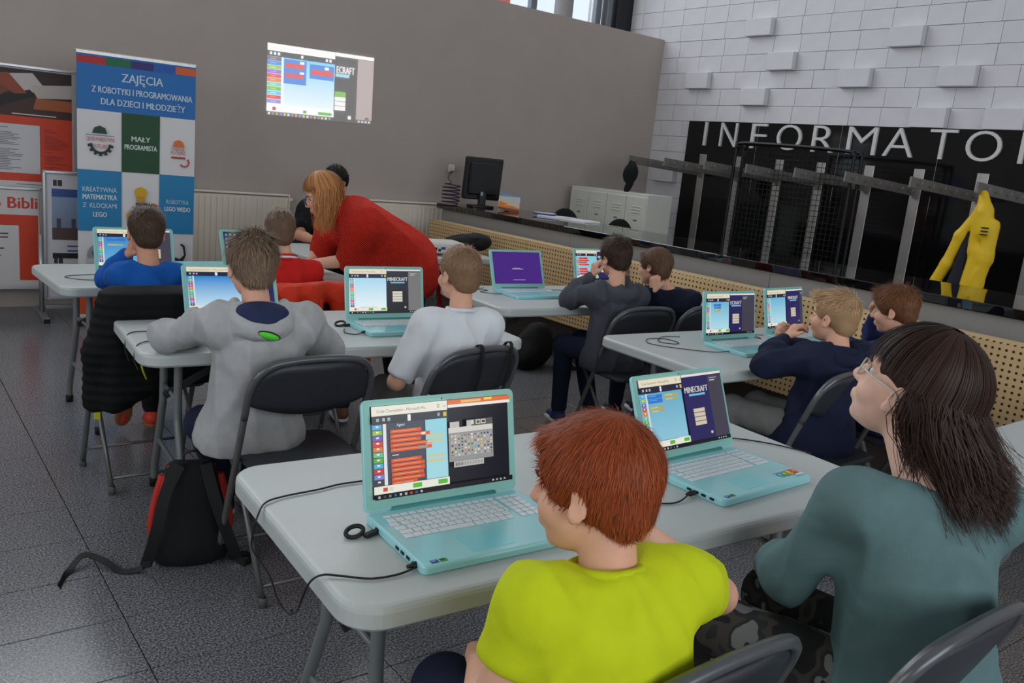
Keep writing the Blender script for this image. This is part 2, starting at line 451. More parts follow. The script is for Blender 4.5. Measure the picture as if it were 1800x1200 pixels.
# --- right wall: painted blocks, some standing proud
RW = 7.8
struct(MB().box((RW+.19, 2.3, 3.5), (.3, 13.6, 7.0)).build('wall_right', M_joint))
wright = bpy.data.objects['wall_right']
BL, BH, BD = .332, .18, .1
blk = MB().box((0, 0, 0), (BD, BL-.0035, BH-.0035), bev=.002).mesh('block', M_block)
blk2 = MB().box((0, 0, 0), (.2, BL-.004, BH-.004), bev=.004).mesh('proud_block', M_block)
proud = [(6.36, 3.04), (6.02, 2.68), (7.125, 2.505), (6.305, 2.325), (5.255, 2.505), (4.026, 2.505), (4.325, 2.145), (3.704, 2.145), (7.46, 1.43), (4.68, 2.865), (3.42, 3.04)]
rows = {}
for y, z in proud: rows.setdefault(round((z-2.147)/BH), []).append(y)
rest = MB()
for r in range(-11, 27):
    zc = 2.147+(r+.5)*BH
    off = (r % 2)*BL/2+.04
    if r in rows: off = (rows[r][0]) % BL
    elif (r % 2): off = (rows.get(r-1, rows.get(r+1, [off]))[0]+BL/2) % BL
    k = math.floor((-4.2-off)/BL)
    while True:
        y1 = off+k*BL; k += 1
        if y1 > 9.2: break
        yc = y1-BL/2
        pr_ = any(abs(y1-p) < BL*.45 for p in rows.get(r, []))
        hid = 3.3 < yc < 6.85 and zc < 2.05
        if 3.1 < yc < 8.4 and .75 < zc < 3.75 and not hid:
            if pr_: link('block', blk2, wright, (RW+.025, yc, zc))
            else: link('block', blk, wright, (RW+BD/2-.004+random.uniform(-.002, .002), yc, zc))
        else: rest.box((RW+BD/2-.004, yc, zc), (BD, BL-.005, BH-.005))
o = rest.build('block_field', M_block, wright); o['kind'] = 'stuff'

# --- black sign board with stainless strips and letters
sb = thing('sign_board', 'black glossy sign board with white INFORMATOR letters on the block wall', 'sign', (RW-.02, 4.6, 0))
BY0, BY1 = 2.0, 7.0
nb = 5
for i in range(nb):
    a, b = BY0+(BY1-BY0)*i/nb, BY0+(BY1-BY0)*(i+1)/nb
    MB().box((-.006, (a+b)/2-4.6, 1.24), (.05, b-a-.003, 1.815), bev=.002).build('board_panel', M_black, sb)
M_letter = mat('white_letter', (214, 212, 210), .45)
for ch, ya, yb in [('I', 6.735, 6.70), ('N', 6.50, 6.27), ('F', 6.075, 5.88), ('O', 5.74, 5.44), ('R', 5.31, 5.06), ('M', 4.915, 4.61), ('A', 4.53, 4.235), ('T', 4.10, 3.855), ('O', 3.765, 3.465), ('R', 3.315, 3.07)]:
    v, f = text_geo(ch); x0, x1 = v[:, 0].min(), v[:, 0].max(); z0, z1 = v[:, 1].min(), v[:, 1].max()
    yy = ya+(v[:, 0]-x0)/(x1-x0)*(yb-ya); zz = 1.878+(v[:, 1]-z0)/(z1-z0)*.258
    n = len(v); V = [(-.055, y-4.6, z) for y, z in zip(yy, zz)]+[(-.03, y-4.6, z) for y, z in zip(yy, zz)]
    F = [tuple(q) for q in f]+[tuple(i+n for i in q[::-1]) for q in f]
    ec = {}
    for q in f:
        for i in range(len(q)):
            e = (q[i], q[(i+1) % len(q)]); ec[e] = 1
    F += [(a, b, b+n, a+n) for (a, b) in ec if (b, a) not in ec]
    m = MB(); m.add(V, F); m.build('letter', M_letter, sb)

# --- coat rails on steel uprights, at right angles to the wall
ups = [6.715, 6.2, 5.67, 5.17, 4.64, 4.145, 3.575, 3.06]
M_hook = mat('hook_steel', (150, 148, 146), .35, .5)
words = ['furthest coat rail, steel, with a black cap on its end', 'second steel coat rail from the far corner', 'third steel coat rail from the far corner', 'fourth steel coat rail from the far corner', 'fifth steel coat rail from the far corner', 'sixth steel coat rail from the far corner', 'seventh steel coat rail, beside the one with the yellow jacket', 'nearest steel coat rail, holding the yellow jacket']
for i, yw in enumerate(ups):
    r = thing('coat_rail', words[i], 'coat rail', (RW, yw, 0), 0, 'coat rails on the black sign wall')
    a = np.array([-.05, 0, 1.575]); b = np.array([-1.23, 0, 1.635]); L = np.linalg.norm(b-a); Rm = roty(math.atan2(b[2]-a[2], b[0]*-1+a[0]))
    MB().box((a+b)/2, (L, .016, .085), R=Rm, bev=.003).build('rail', M_dsteel, r)
    MB().box((-.05, 0, 1.06), (.012, .10, 1.44), bev=.002).build('upright', M_steel, r)
    MB().box((-.07, 0, 1.53), (.03, .03, .03), bev=.004).build('bracket', M_dsteel, r)
    for t in np.linspace(.12, .92, 6):
        p = a+(b-a)*t+np.array([0, -.010, -.005])
        MB().tube([p, p+np.array([0, -.03, -.012]), p+np.array([0, -.045, .004]), p+np.array([0, -.046, .018])], .0045, 6).build('hook', M_hook, r)

# cap on the first rail
cp = thing('cap', 'black baseball cap hanging on the end of the furthest coat rail', 'cap', (6.60, 6.69, 1.385))
M_cap = mat('black_cotton', (12, 12, 14), .9)
organic('crown', [ell((0, 0, .10), (.075, .085, .115), rotx(.2)), cone((.02, 0, .2), (-.01, 0, .22), .03, .02)], M_cap, cp, (0, 0, 0), .008, .03)
organic('brim', [ell((-.01, -.01, -.02), (.05, .022, .10), rotx(.1)@roty(.45))], M_cap, cp, (0, 0, 0), .007, .02)
# yellow jacket
jk = thing('rain_jacket', 'yellow rain jacket with dark lining hanging on the nearest coat rail', 'jacket', (6.66, 3.06, -.03))
M_yel = mat('yellow_raincoat', (238, 196, 24), .55, bump=.3, bscale=14)
M_jl = mat('navy_lining', (22, 26, 40), .8)
H_ = lambda y, z, x=0: (x, y, z)
pj = [cone(H_(-.02, 1.62), H_(-.05, 1.5), .035, .06), cone(H_(-.05, 1.5), H_(-.085, 1.35), .06, .07), cone(H_(-.03, 1.45), H_(-.03, 1.2), .05, .045), cone(H_(-.13, 1.40), H_(-.12, 1.15), .05, .055), cone(H_(-.05, 1.2), H_(-.02, .88), .045, .05), cone(H_(-.12, 1.18), H_(-.09, .88), .055, .05),
      cone(H_(-.01, 1.48), H_(.09, 1.30), .035, .045), cone(H_(.09, 1.30), H_(.15, 1.08), .045, .042), cone(H_(.15, 1.08), H_(.215, .92), .042, .042)]
organic('shell', pj, M_yel, jk, (0, 0, 0), .011, .025, wrinkle(.006, 1.2, 3))
organic('lining', [cone(H_(.02, 1.36, .01), H_(.07, .92, .01), .03, .055), cone(H_(.03, 1.0, .02), H_(.06, .9, .02), .05, .055)], M_jl, jk, (0, 0, 0), .012, .03)
for zz in (1.33, 1.355, 1.38):
    MB().box((-.075, -.11, zz), (.012, .05, .009)).build('stripe', M_jl, jk)

# --- radiators
M_rad = mat('radiator_enamel', (246, 236, 220), .4)
def radiator(label, x0, x1, top=1.0, h=.72):
    t = thing('radiator', label, 'radiator', ((x0+x1)/2, 7.6, 0), 0, 'radiators under the projected picture'); W = x1-x0
    MB().box((0, -.075, top-h/2), (W, .012, h-.05)).build('panel', M_rad, t)
    MB().box((0, -.06, top-.008), (W, .085, .016), bev=.005).build('top_grille', M_rad, t)
    for sx in (-1, 1): MB().box((sx*(W/2), -.06, top-h/2), (.012, .085, h)).build('side_cover', M_rad, t)
    rib = MB().prism([(-.017, 0), (-.011, -.016), (.011, -.016), (.017, 0)][::-1], 0, h-.09).mesh('rib', M_rad)
    n = int(W/.05)
    for i in range(n): link('rib', rib, t, (-W/2+(i+.5)*W/n, -.08, top-h+.045))
    MB().tube([(W/2, -.05, top-.05), (W/2+.05, -.05, top-.05)], .018, 10).build('valve', M_rad, t)
    for sx in (-.4, .4): MB().tube([(sx*W, -.04, top-h+.02), (sx*W, -.04, 0)], .012, 8).build('pipe', M_rad, t)
radiator('cream panel radiator left of the woman in the red sweater', 1.75, 3.13)
radiator('cream panel radiator beyond the projector, behind the counter end', 3.55, 4.95)

# --- reception counter
def dots(name, base, hole):
    m = bpy.data.materials.new(name); m.use_nodes = True; nt = m.node_tree; b = nt.nodes['Principled BSDF']
    g = nt.nodes.new('ShaderNodeNewGeometry'); sp = nt.nodes.new('ShaderNodeSeparateXYZ'); nt.links.new(g.outputs['Position'], sp.inputs[0])
    def mth(op, a, v=None, c=None):
        x = nt.nodes.new('ShaderNodeMath'); x.operation = op
        nt.links.new(a, x.inputs[0])
        if v is not None:
            if isinstance(v, (int, float)): x.inputs[1].default_value = v
            else: nt.links.new(v, x.inputs[1])
        return x.outputs[0]
    fs = []
    for ax in ('Y', 'Z'):
        q = mth('FRACT', mth('DIVIDE', sp.outputs[ax], .032)); q = mth('SUBTRACT', q, .5); fs.append(mth('MULTIPLY', q, q))
    d = mth('ADD', fs[0], fs[1]); lt = mth('LESS_THAN', d, .045)
    n = nt.nodes.new('ShaderNodeTexNoise'); n.inputs['Scale'].default_value = 3; mp = nt.nodes.new('ShaderNodeMapping'); mp.inputs['Scale'].default_value = (1, .6, 14)
    nt.links.new(g.outputs['Position'], mp.inputs[0]); nt.links.new(mp.outputs[0], n.inputs['Vector'])
    r = nt.nodes.new('ShaderNodeValToRGB'); r.color_ramp.elements[0].color = (*[v*.85 for v in lin(base)], 1); r.color_ramp.elements[1].color = (*lin(base), 1)
    nt.links.new(n.outputs['Fac'], r.inputs[0])
    mx = nt.nodes.new('ShaderNodeMixRGB'); nt.links.new(lt, mx.inputs[0]); nt.links.new(r.outputs[0], mx.inputs[1]); mx.inputs[2].default_value = (*lin(hole), 1)
    nt.links.new(mx.outputs[0], b.inputs['Base Color']); b.inputs['Roughness'].default_value = .5
    return m
M_perf = dots('perforated_beech', (224, 188, 136), (52, 36, 22)); M_beech = mat('beech_edge', (224, 192, 142), .45)
M_grey = mat('grey_counter_front', (142, 140, 138), .6, var=.05, vscale=2)
M_plinth = mat('dark_plinth', (86, 78, 72), .7)
ct = thing('reception_counter', 'long reception counter with grey front and perforated beech cladding', 'counter', (4.5, 3, 0))
CY0, CY1 = -.6, 7.08
for i in range(4):
    a, b = CY0+(CY1-CY0)*i/4, CY0+(CY1-CY0)*(i+1)/4
    MB().box((.06, (a+b)/2-3, .62), (.1, b-a-.003, .73), bev=.002).build('front_panel', M_grey, ct)
MB().box((.6, CY1-3-.02, .5), (1.0, .04, .97), bev=.002).build('end_panel', M_grey, ct)
MB().box((-.05, 3.2-3, .14), (.1, 7.4, .28), bev=.004).build('plinth', M_plinth, ct)
pa, pb = -.6, 6.95
for i in range(5):
    a, b = pa+(pb-pa)*i/5, pa+(pb-pa)*(i+1)/5
    p = MB().box((-.19, (a+b)/2-3, .592), (.022, b-a-.004, .575), bev=.002).build('perforated_panel', M_perf, ct)
MB().box((-.11, (pa+pb)/2-3, .868), (.15, pb-pa, .02), bev=.003).build('cladding_cap', M_beech, ct)
MB().box((-.11, (pa+pb)/2-3, .315), (.15, pb-pa, .02), bev=.003).build('cladding_base', M_beech, ct)
tp = MB().box((0, 0, 0), (.78, CY1-CY0+.06, .05), bev=.004).build('counter_worktop', mat('black_glass_top', (10, 10, 12), .025, spec=.7), None, (4.87, (CY0+CY1)/2+.03, 1.005))
tag(tp, 'long black glossy worktop along the reception counter', 'worktop')
# ================================================================== behind and on the counter
M_lock = mat('locker_grey_green', (222, 224, 212), .45)
M_lockd = mat('locker_dark', (40, 42, 42), .6)
lk = thing('locker_bank', 'grey-green steel lockers with four vented doors behind the counter', 'lockers', (6.61, 6.84, 0), R_(-90))
MB().box((0, .02, .645), (1.2, .36, 1.29), bev=.004).build('body', M_lock, lk)
dm = MB().box((0, 0, 0), (.288, .018, 1.2), bev=.004).mesh('door', M_lock)
vm = MB().box((0, 0, 0), (.13, .012, .012), bev=.003).mesh('vent', M_lock)
for i in range(4):
    d = link('door', dm, lk, (-.445+i*.297, -.168, .655))
    for z in (.5, .47, .44, -.02, -.05, -.08): link('vent', vm, d, (.02, -.012, z))
    MB().box((-.11, -.018, .2), (.014, .02, .03), bev=.003).build('lock', M_lockd, d)
    if i > 1: MB().box((-.112, -.026, .15), (.012, .01, .07), bev=.003).build('key_tag', M_lockd, d)
    MB().box((.02, -.0105, .36), (.05, .002, .018)).build('number_plate', M_steel, d)
M_blkfab = mat('black_fabric', (20, 20, 22), .9, bump=.3, bscale=200)
M_blkpl = mat('black_plastic', (18, 18, 20), .42)
def office_chair(x, y, label, top=.98):
    t = thing('office_chair', label, 'chair', (x, y, 0), 0, 'dark chairs behind the counter')
    organic('backrest', [ell((0, .2, top-.2), (.2, .035, .2)), ell((0, .2, top-.25), (.2, .04, .16))], M_blkfab, t, (0, 0, 0), .012, .03)
    organic('seat', [ell((0, -.02, .47), (.23, .22, .045))], M_blkfab, t, (0, 0, 0), .014, .03)
    MB().tube([(0, .2, top-.3), (0, .22, .5), (0, 0, .42)], .02, 8).build('back_bar', M_blkpl, t)
    MB().tube([(0, 0, .43), (0, 0, .1)], .025, 8).build('column', M_blkpl, t)
    for k in range(5):
        a = 2*math.pi*k/5; MB().tube([(0, 0, .1), (.28*math.cos(a), .28*math.sin(a), .06)], .018, 6).build('leg', M_blkpl, t)
        MB().ell((.28*math.cos(a), .28*math.sin(a), .03), (.03, .03, .03)).build('caster', M_blkpl, t)
office_chair(5.75, 6.50, 'dark office chair behind the counter, in front of the first locker door', 1.08)
office_chair(6.05, 6.0, 'dark office chair behind the counter, in front of the fourth locker door', 1.04)

# wire mesh rack
rk = thing('wire_rack', 'black wire mesh rack with rounded tube frame before the sign board', 'rack', (6.9, 4.9, 0))
M_wire = mat('black_wire', (12, 12, 13), .4, .3)
def uframe(x, y0, y1, z): return spline([(x, y0, .0), (x, y0, z-.15), (x, y0-.02, z-.05), (x, y0-.12, z), (x, y1+.12, z-.02), (x, y1+.02, z-.07), (x, y1, z-.18), (x, y1, 0)], 5)
for x in (-.02, .1): MB().tube(uframe(x, .66, -.62, 1.88), .016, 8).build('tube_frame', M_wire, rk)
for i, y in enumerate(np.linspace(.62, -.58, 25)): MB().tube([(.04, y, .1), (.04, y, 1.82)], .003, 4).build('vertical_wire', M_wire, rk)
for z in np.linspace(.1, 1.8, 36): MB().tube([(.045, .66, z), (.045, -.62, z)], .003, 4).build('cross_wire', M_wire, rk)

# monitor on the counter, seen from behind
mo = thing('monitor', 'black computer monitor seen from behind on the counter end', 'monitor', (4.80, 6.86, 1.03), R_(-14))
MB().box((0, 0, .27), (.385, .045, .40), R=rotx(R_(6)), bev=.012).build('screen_housing', M_blkpl, mo)
MB().box((0, -.035, .27), (.30, .04, .31), R=rotx(R_(6)), bev=.014).build('rear_bulge', M_blkpl, mo)
MB().box((0, -.03, .08), (.07, .05, .14), bev=.008).build('stand', M_blkpl, mo)
MB().prism(rrect(.24, .18, .04), 0, .018, .004).build('foot', M_blkpl, mo)
MB().box((-.02, -.068, .13), (.02, .012, .035)).build('cable_plug', mat('grey_plug', (170, 168, 160), .5), mo)
a = np.linspace(0, 2*math.pi*5.3, 140)
hx = thing('cable_coil', 'purple spiral cord standing upright beside the monitor', 'cord', (4.545, 7.00, 1.03))
M_purp = mat('purple_cord', (62, 30, 66), .4)
MB().tube(np.column_stack([.085*np.cos(a), .085*np.sin(a), .01+.18*a/a[-1]]), .006, 6).build('spiral', M_purp, hx)
MB().tube(spline([(.085*math.cos(a[-1]), .085*math.sin(a[-1]), .19), (.06, .1, .2), (.18, .35, .24), (.32, .53, .28), (.36, .55, .31)]), .005, 6).build('lead', M_blkpl, hx)
so = tag(MB().box((0, 0, 0), (.075, .025, .075), bev=.006).build('wall_socket', mat('white_socket', (220, 216, 208), .4), None, (4.906, 7.586, 1.36)), 'white wall socket above the spiral cord', 'socket')
MB().box((0, -.03, -.005), (.03, .04, .04), bev=.006).build('plug', mat('white_plug', (216, 212, 204), .4), so)
# leaflet holder
M_print = print_mat('paper_print', .6)
P = Print(.0003); P.rect(-.1, 0, .1, .19, (196, 118, 52), (92, 140, 190)); P.poly([(-.1, .02), (.1, .05), (.1, .11), (-.02, .12), (-.1, .09)], (222, 116, 42)); P.poly([(-.1, 0), (.1, 0), (.1, .04), (-.1, .025)], (110, 64, 40)); P.poly([(-.06, .05), (.03, .07), (.08, .1), (.02, .09)], (246, 190, 86))
lf = thing('leaflet_stand', 'sunset-coloured leaflet leaning in a holder on the counter', 'leaflet', (4.86, 6.48, 1.03), R_(-40))
P.build('leaflet', M_print, lf, (0, -.03, .004), (R_(-38), R_(8), 0))
MB().box((0, .02, .07), (.2, .004, .14), R=rotx(R_(-22))).build('back_plate', mat('clear_acrylic', (200, 196, 186), .2), lf)
MB().box((.03, .07, .055), (.15, .06, .11), bev=.01).build('holder_box', mat('cream_box', (200, 192, 178), .6), lf)
M_paper = mat('white_paper', (226, 226, 228), .7)
for i, (x, y, r, l) in enumerate([(5.06, 6.0, .3, 'loose white sheets under the blue folder on the counter'), (5.09, 5.72, .12, 'flat white sheets on the counter, right of the blue folder')]):
    t = thing('paper_stack', l, 'papers', (x, y, 1.03), r)
    for k in range(4): MB().box((0.01*k, .008*k, .002+.003*k), (.21, .30, .0025), R=rotz(.06*k)).build('sheet', M_paper, t)
bf = thing('folder', 'blue folder lying on the counter papers', 'folder', (5.02, 6.13, 1.045), .5)
MB().box((0, 0, .006), (.1, .2, .012), bev=.003).build('cover', mat('blue_folder', (48, 62, 140), .5), bf)
MB().box((0, 0, .014), (.09, .19, .004)).build('label_sheet', M_paper, bf)

# ================================================================== folding tables
M_tab = mat('table_plastic', (190, 196, 193), .4, var=.03, vscale=5, bump=.12, bscale=260)
M_leg = mat('grey_powder_coat', (124, 128, 128), .45, .25)
M_foot = mat('black_foot', (16, 16, 18), .6); M_cfoot = mat('grey_foot', (96, 96, 94), .5)
M_dbrace = mat('dark_brace', (58, 58, 60), .5, .4)
TL, TW, TH = 1.58, .72, .74
_top = MB().prism(rrect(TL, TW, .075, 7), TH-.048, TH, .013, nb=3).mesh('table_top', M_tab)
_top.polygons.foreach_set('use_smooth', [False]*len(_top.polygons))
def legpath(x, s): return spline([(x, s*.13, TH-.05), (x, s*.13, .46), (x, s*.155, .38), (x, s*.25, .17), (x, s*.285, .10), (x, s*.295, .02)], 5)
_leg = {s: MB().tube(legpath(0, s), .0155, 10).mesh('leg', M_leg) for s in (-1, 1)}
_ft = MB().lathe([(0, 0), (.019, 0), (.0195, .03), (.0165, .04)], (0, 0, 0), 12).mesh('foot_cap', M_foot)
_cross = MB().box((0, 0, .235), (.012, .43, .022), bev=.003).mesh('cross_bar', M_leg)
_cross2 = MB().tube([(0, -.13, .50), (0, .13, .50)], .009, 8).mesh('upper_bar', M_leg)
_brace = MB().box((0, 0, 0), (.40, .016, .028), bev=.003).mesh('brace', M_dbrace)
_rail = MB().box((0, 0, TH-.058), (1.3, .02, .022)).mesh('under_rail', M_leg)
def table(x, y, rz, label):
    t = thing('folding_table', label, 'table', (x, y, 0), R_(rz), 'light grey folding tables')
    link('table_top', _top, t)
    for s in (-1, 1):
        link('under_rail', _rail, t, (0, s*.24, 0))
        e = s*(TL/2-.17)
        for q in (-1, 1):
            l = link('leg', _leg[q], t, (e, 0, 0)); link('foot_cap', _ft, l, (0, q*.295, 0))
        link('cross_bar', _cross, t, (e, 0, 0)); link('upper_bar', _cross2, t, (e, 0, 0))
        link('brace', _brace, t, (e-s*.15, 0, .585), (0, s*R_(30), 0))
    return t
table(1.425, 1.465, -3, 'nearest grey folding table, with two open laptops, before the lime-shirted boy')
table(1.545, 3.255, -4, 'grey folding table where the boy in the grey hoodie leans')
table(1.49, 4.66, 2.5, 'grey folding table where the boy in the blue sweatshirt sits')
table(3.46, 3.82, -3.5, 'grey folding table holding the laptop with the purple screen')
table(3.51, 2.475, -2, 'grey folding table with a tangle of thin cable on its empty end')
table(3.50, .905, 2, 'bare grey folding table at the right edge behind the dark-haired girl')
table(3.17, 5.72, 0, 'furthest folding table, under the white projector')

# ================================================================== folding chairs
M_seat = mat('charcoal_plastic', (50, 52, 58), .42, bump=.2, bscale=220)
M_ctube = mat('grey_tube', (118, 118, 116), .36, .5)
CW = .215
def chair_meshes():
    d = {}
    # local: seat faces +Y, back at -Y
    ty = lambda z: .17-z/.8*.295
    loop = [(-CW, ty(0), .015), (-CW, ty(.5), .50), (-CW, ty(.69), .69), (-CW+.012, ty(.745), .745), (-CW+.05, ty(.785), .785), (-CW+.11, ty(.798), .798), (0, ty(.803), .803),
            (CW-.11, ty(.798), .798), (CW-.05, ty(.785), .785), (CW-.012, ty(.745), .745), (CW, ty(.69), .69), (CW, ty(.5), .50), (CW, ty(0), .015)]
    d['front_frame'] = MB().tube(spline(loop, 5), .0115, 10).mesh('front_frame', M_ctube)
    xi = CW-.028
    rear = [(-xi, -.195, .015), (-xi, -.02, .26), (-xi, .13, .43), (xi, .13, .43), (xi, -.02, .26), (xi, -.195, .015)]
    d['rear_frame'] = MB().tube(rear, .0105, 8).mesh('rear_frame', M_ctube)
    d['rear_bar'] = MB().tube([(-xi, -.166, .055), (xi, -.166, .055)], .007, 6).mesh('rear_bar', M_ctube)
    d['front_bar'] = MB().tube([(-CW, .137, .09), (CW, .137, .09)], .007, 6).mesh('front_bar', M_ctube)
    # curved back panel with upswept lower edge
    n = 16; V = []; F = []
    for j in range(7):
        t = j/6
        for i in range(n+1):
            u = -1+2*i/n; xx = u*(CW-.006)
            ztop = .795-.085*abs(u)**5; zbot = .605+.045*u**2
            z = zbot+(ztop-zbot)*t; y = ty(z)-.006-.016*(1-u*u)
            V.append((xx, y, z))
    m = n+1; N = len(V); V2 = [(x, y+.016, z) for x, y, z in V]
    for j in range(6):
        for i in range(n): a = j*m+i; F.append((a, a+1, a+m+1, a+m)); F.append((N+a, N+a+m, N+a+m+1, N+a+1))
    for i in range(n): F.append((i, N+i, N+i+1, i+1)); b = 6*m+i; F.append((b, b+1, N+b+1, N+b))
    for j in range(6): a = j*m; F.append((a, a+m, N+a+m, N+a)); b = j*m+n; F.append((b, N+b, N+b+m, b+m))
    mb = MB(); mb.add(V+V2, F, True); d['backrest'] = mb.mesh('backrest', M_seat)
    d['backrest_rim'] = MB().tube(spline([(-CW, ty(.6), .60), (-CW+.001, ty(.695), .695), (-CW+.016, ty(.752)-.003, .752), (-CW+.055, ty(.79)-.006, .79), (-CW+.11, ty(.8)-.008, .804), (0, ty(.8)-.009, .809), (CW-.11, ty(.8)-.008, .804), (CW-.055, ty(.79)-.006, .79), (CW-.016, ty(.752)-.003, .752), (CW-.001, ty(.695), .695), (CW, ty(.6), .60)], 4), .0128, 8).mesh('backrest_rim', mat('grey_rim', (96, 98, 100), .3, .35))
    d['seat'] = MB().prism([(-.2, -.16), (-.17, -.19), (.17, -.19), (.2, -.16), (.2, .16), (.15, .2), (-.15, .2), (-.2, .16)], .425, .448, .01).mesh('seat', M_seat)
    return d
CH = chair_meshes()
_cf = MB().lathe([(0, 0), (.015, 0), (.0145, .03), (.012, .034)], (0, 0, 0), 10).mesh('foot_cap', M_cfoot)
def chair(x, y, rz, label):
    t = thing('folding_chair', label, 'chair', (x, y-.03*math.cos(R_(rz)), 0), R_(rz), 'charcoal folding chairs')
    for k, me in CH.items(): link(k, me, t)
    for sx in (-1, 1):
        link('foot_cap', _cf, t, (sx*CW, .17, 0)); link('foot_cap', _cf, t, (sx*(CW-.028), -.197, 0))
    return t
# ================================================================== laptops
M_teal = mat('aqua_shell', (160, 224, 228), .22, 0., spec=.6)
M_bezel = mat('aqua_bezel', (150, 208, 198), .5)
M_key = mat('silver_key', (238, 242, 245), .4)
M_pad = mat('aqua_touchpad', (140, 224, 230), .22, 0.)
M_port = mat('black_port', (10, 10, 12), .5)
M_screen = print_mat('lit_screen', .25, emit=1.95, base=.01, spec=.3)
SW, SH = .345, .194
ICON = [(86, 176, 226), (150, 196, 70), (122, 96, 200), (222, 74, 52), (226, 128, 52), (110, 196, 150), (98, 178, 62), (78, 178, 206), (216, 56, 48), (128, 132, 210), (70, 70, 74)]
class Scr(Print):
    def __init__(s): super().__init__(.00012)
    def r(s, u0, v0, u1, v1, c, c2=None, up=1):
        """u right, v down, 0..1; c2 = colour at the top"""
        return s.rect((u0-.5)*SW, (1-v1)*SH, (u1-.5)*SW, (1-v0)*SH, c, c2, up)
    def t(s, txt, u, v, h, c, al='l', width=None, bold=0):
        return s.text(txt, (u-.5)*SW, (1-v)*SH, h*SH, c, al, width*SW if width else None, bold)
def toolbar(s, w, title=True, head=(240, 236, 222), bar=(46, 48, 56)):
    s.r(0, 0, w, .105, head); s.t('Code Connection - Microsoft Ma...', .035, .072, .034, (120, 116, 110), width=w*.66)
    s.r(w*.86, .035, w*.89, .07, (90, 90, 90)); s.r(w*.865, .04, w*.885, .065, head); s.t('x', w*.95, .07, .035, (120, 116, 110))
    s.r(0, .105, w, .195, bar)
    for u in (.03, .07, .105, w*.86): s.r(u, .13, u+.018, .165, (225, 228, 232), up=0)
    s.r(w*.46, .115, w*.5, .185, (240, 240, 238)); s.r(w*.94, .125, w*.985, .175, (214, 190, 90))
def icons(s, x0, x1, v0, v1, n=11):
    d = (v1-v0)/n
    for i in range(n):
        s.r(x0, v0+i*d+.004, x1, v0+(i+1)*d-.004, ICON[i % 11]); s.r(x0+(x1-x0)*.36, v0+i*d+.015, x0+(x1-x0)*.64, v0+i*d+d*.55, (240, 240, 244))
def taskbar(s, dark=(14, 14, 20)):
    s.r(0, .945, 1, 1, dark)
    for i in range(9): s.r(.02+i*.036, .96, .036+i*.036, .985, [(235, 235, 235), (90, 90, 100), (160, 160, 170), (60, 130, 220), (240, 240, 240), (230, 230, 230), (220, 90, 70), (90, 110, 150), (200, 210, 230)][i], up=0)
    for u in (.84, .87, .9, .93): s.r(u, .962, u+.014, .982, (210, 210, 214), up=0)
def green_btns(s, w, v=.86, bg=(240, 238, 226)):
    s.r(.0, v, w, .945, bg); s.r(.06, v+.02, .09, v+.062, (214, 72, 64)); s.r(.1, v+.02, .13, v+.062, (225, 222, 214))
    s.r(w*.28, v-.006, w*.72, v, (90, 96, 100)); s.r(w*.5, v+.016, w*.62, v+.066, (92, 190, 56)); s.r(w*.84, v+.016, w*.97, v+.066, (92, 190, 56))
def game(s, w, bg=(40, 34, 92), bg2=None, side=(66, 62, 78), full=True, clip='MINECRAFT', u0=None, btn=(214, 202, 178), sidex=.82):
    s.r(w, 0, 1, .945, bg, bg2); s.r(w, 0, 1, .035, (238, 228, 222)); s.r(sidex, .05, 1, .945, side)
    s.r(sidex+.02, .08, min(.98, sidex+.12), .095, (150, 150, 158)); s.r(sidex+.025, .115, min(.98, sidex+.09), .13, (206, 206, 210))
    uc = u0 if u0 else (w+sidex)/2
    s.t(clip, uc, .265, .085, (206, 204, 200), 'c', min(.29, (sidex-w)*.92) if full else (sidex-w)*.8, bold=.0006)
    s.r(uc-.1, .285, uc+.1, .315, (120, 190, 222))
    for i in range(4): s.r(uc-.075, .50+i*.062, uc+.065, .553+i*.062, btn)
    s.r(sidex-.06, .85, sidex-.035, .885, (214, 208, 214))
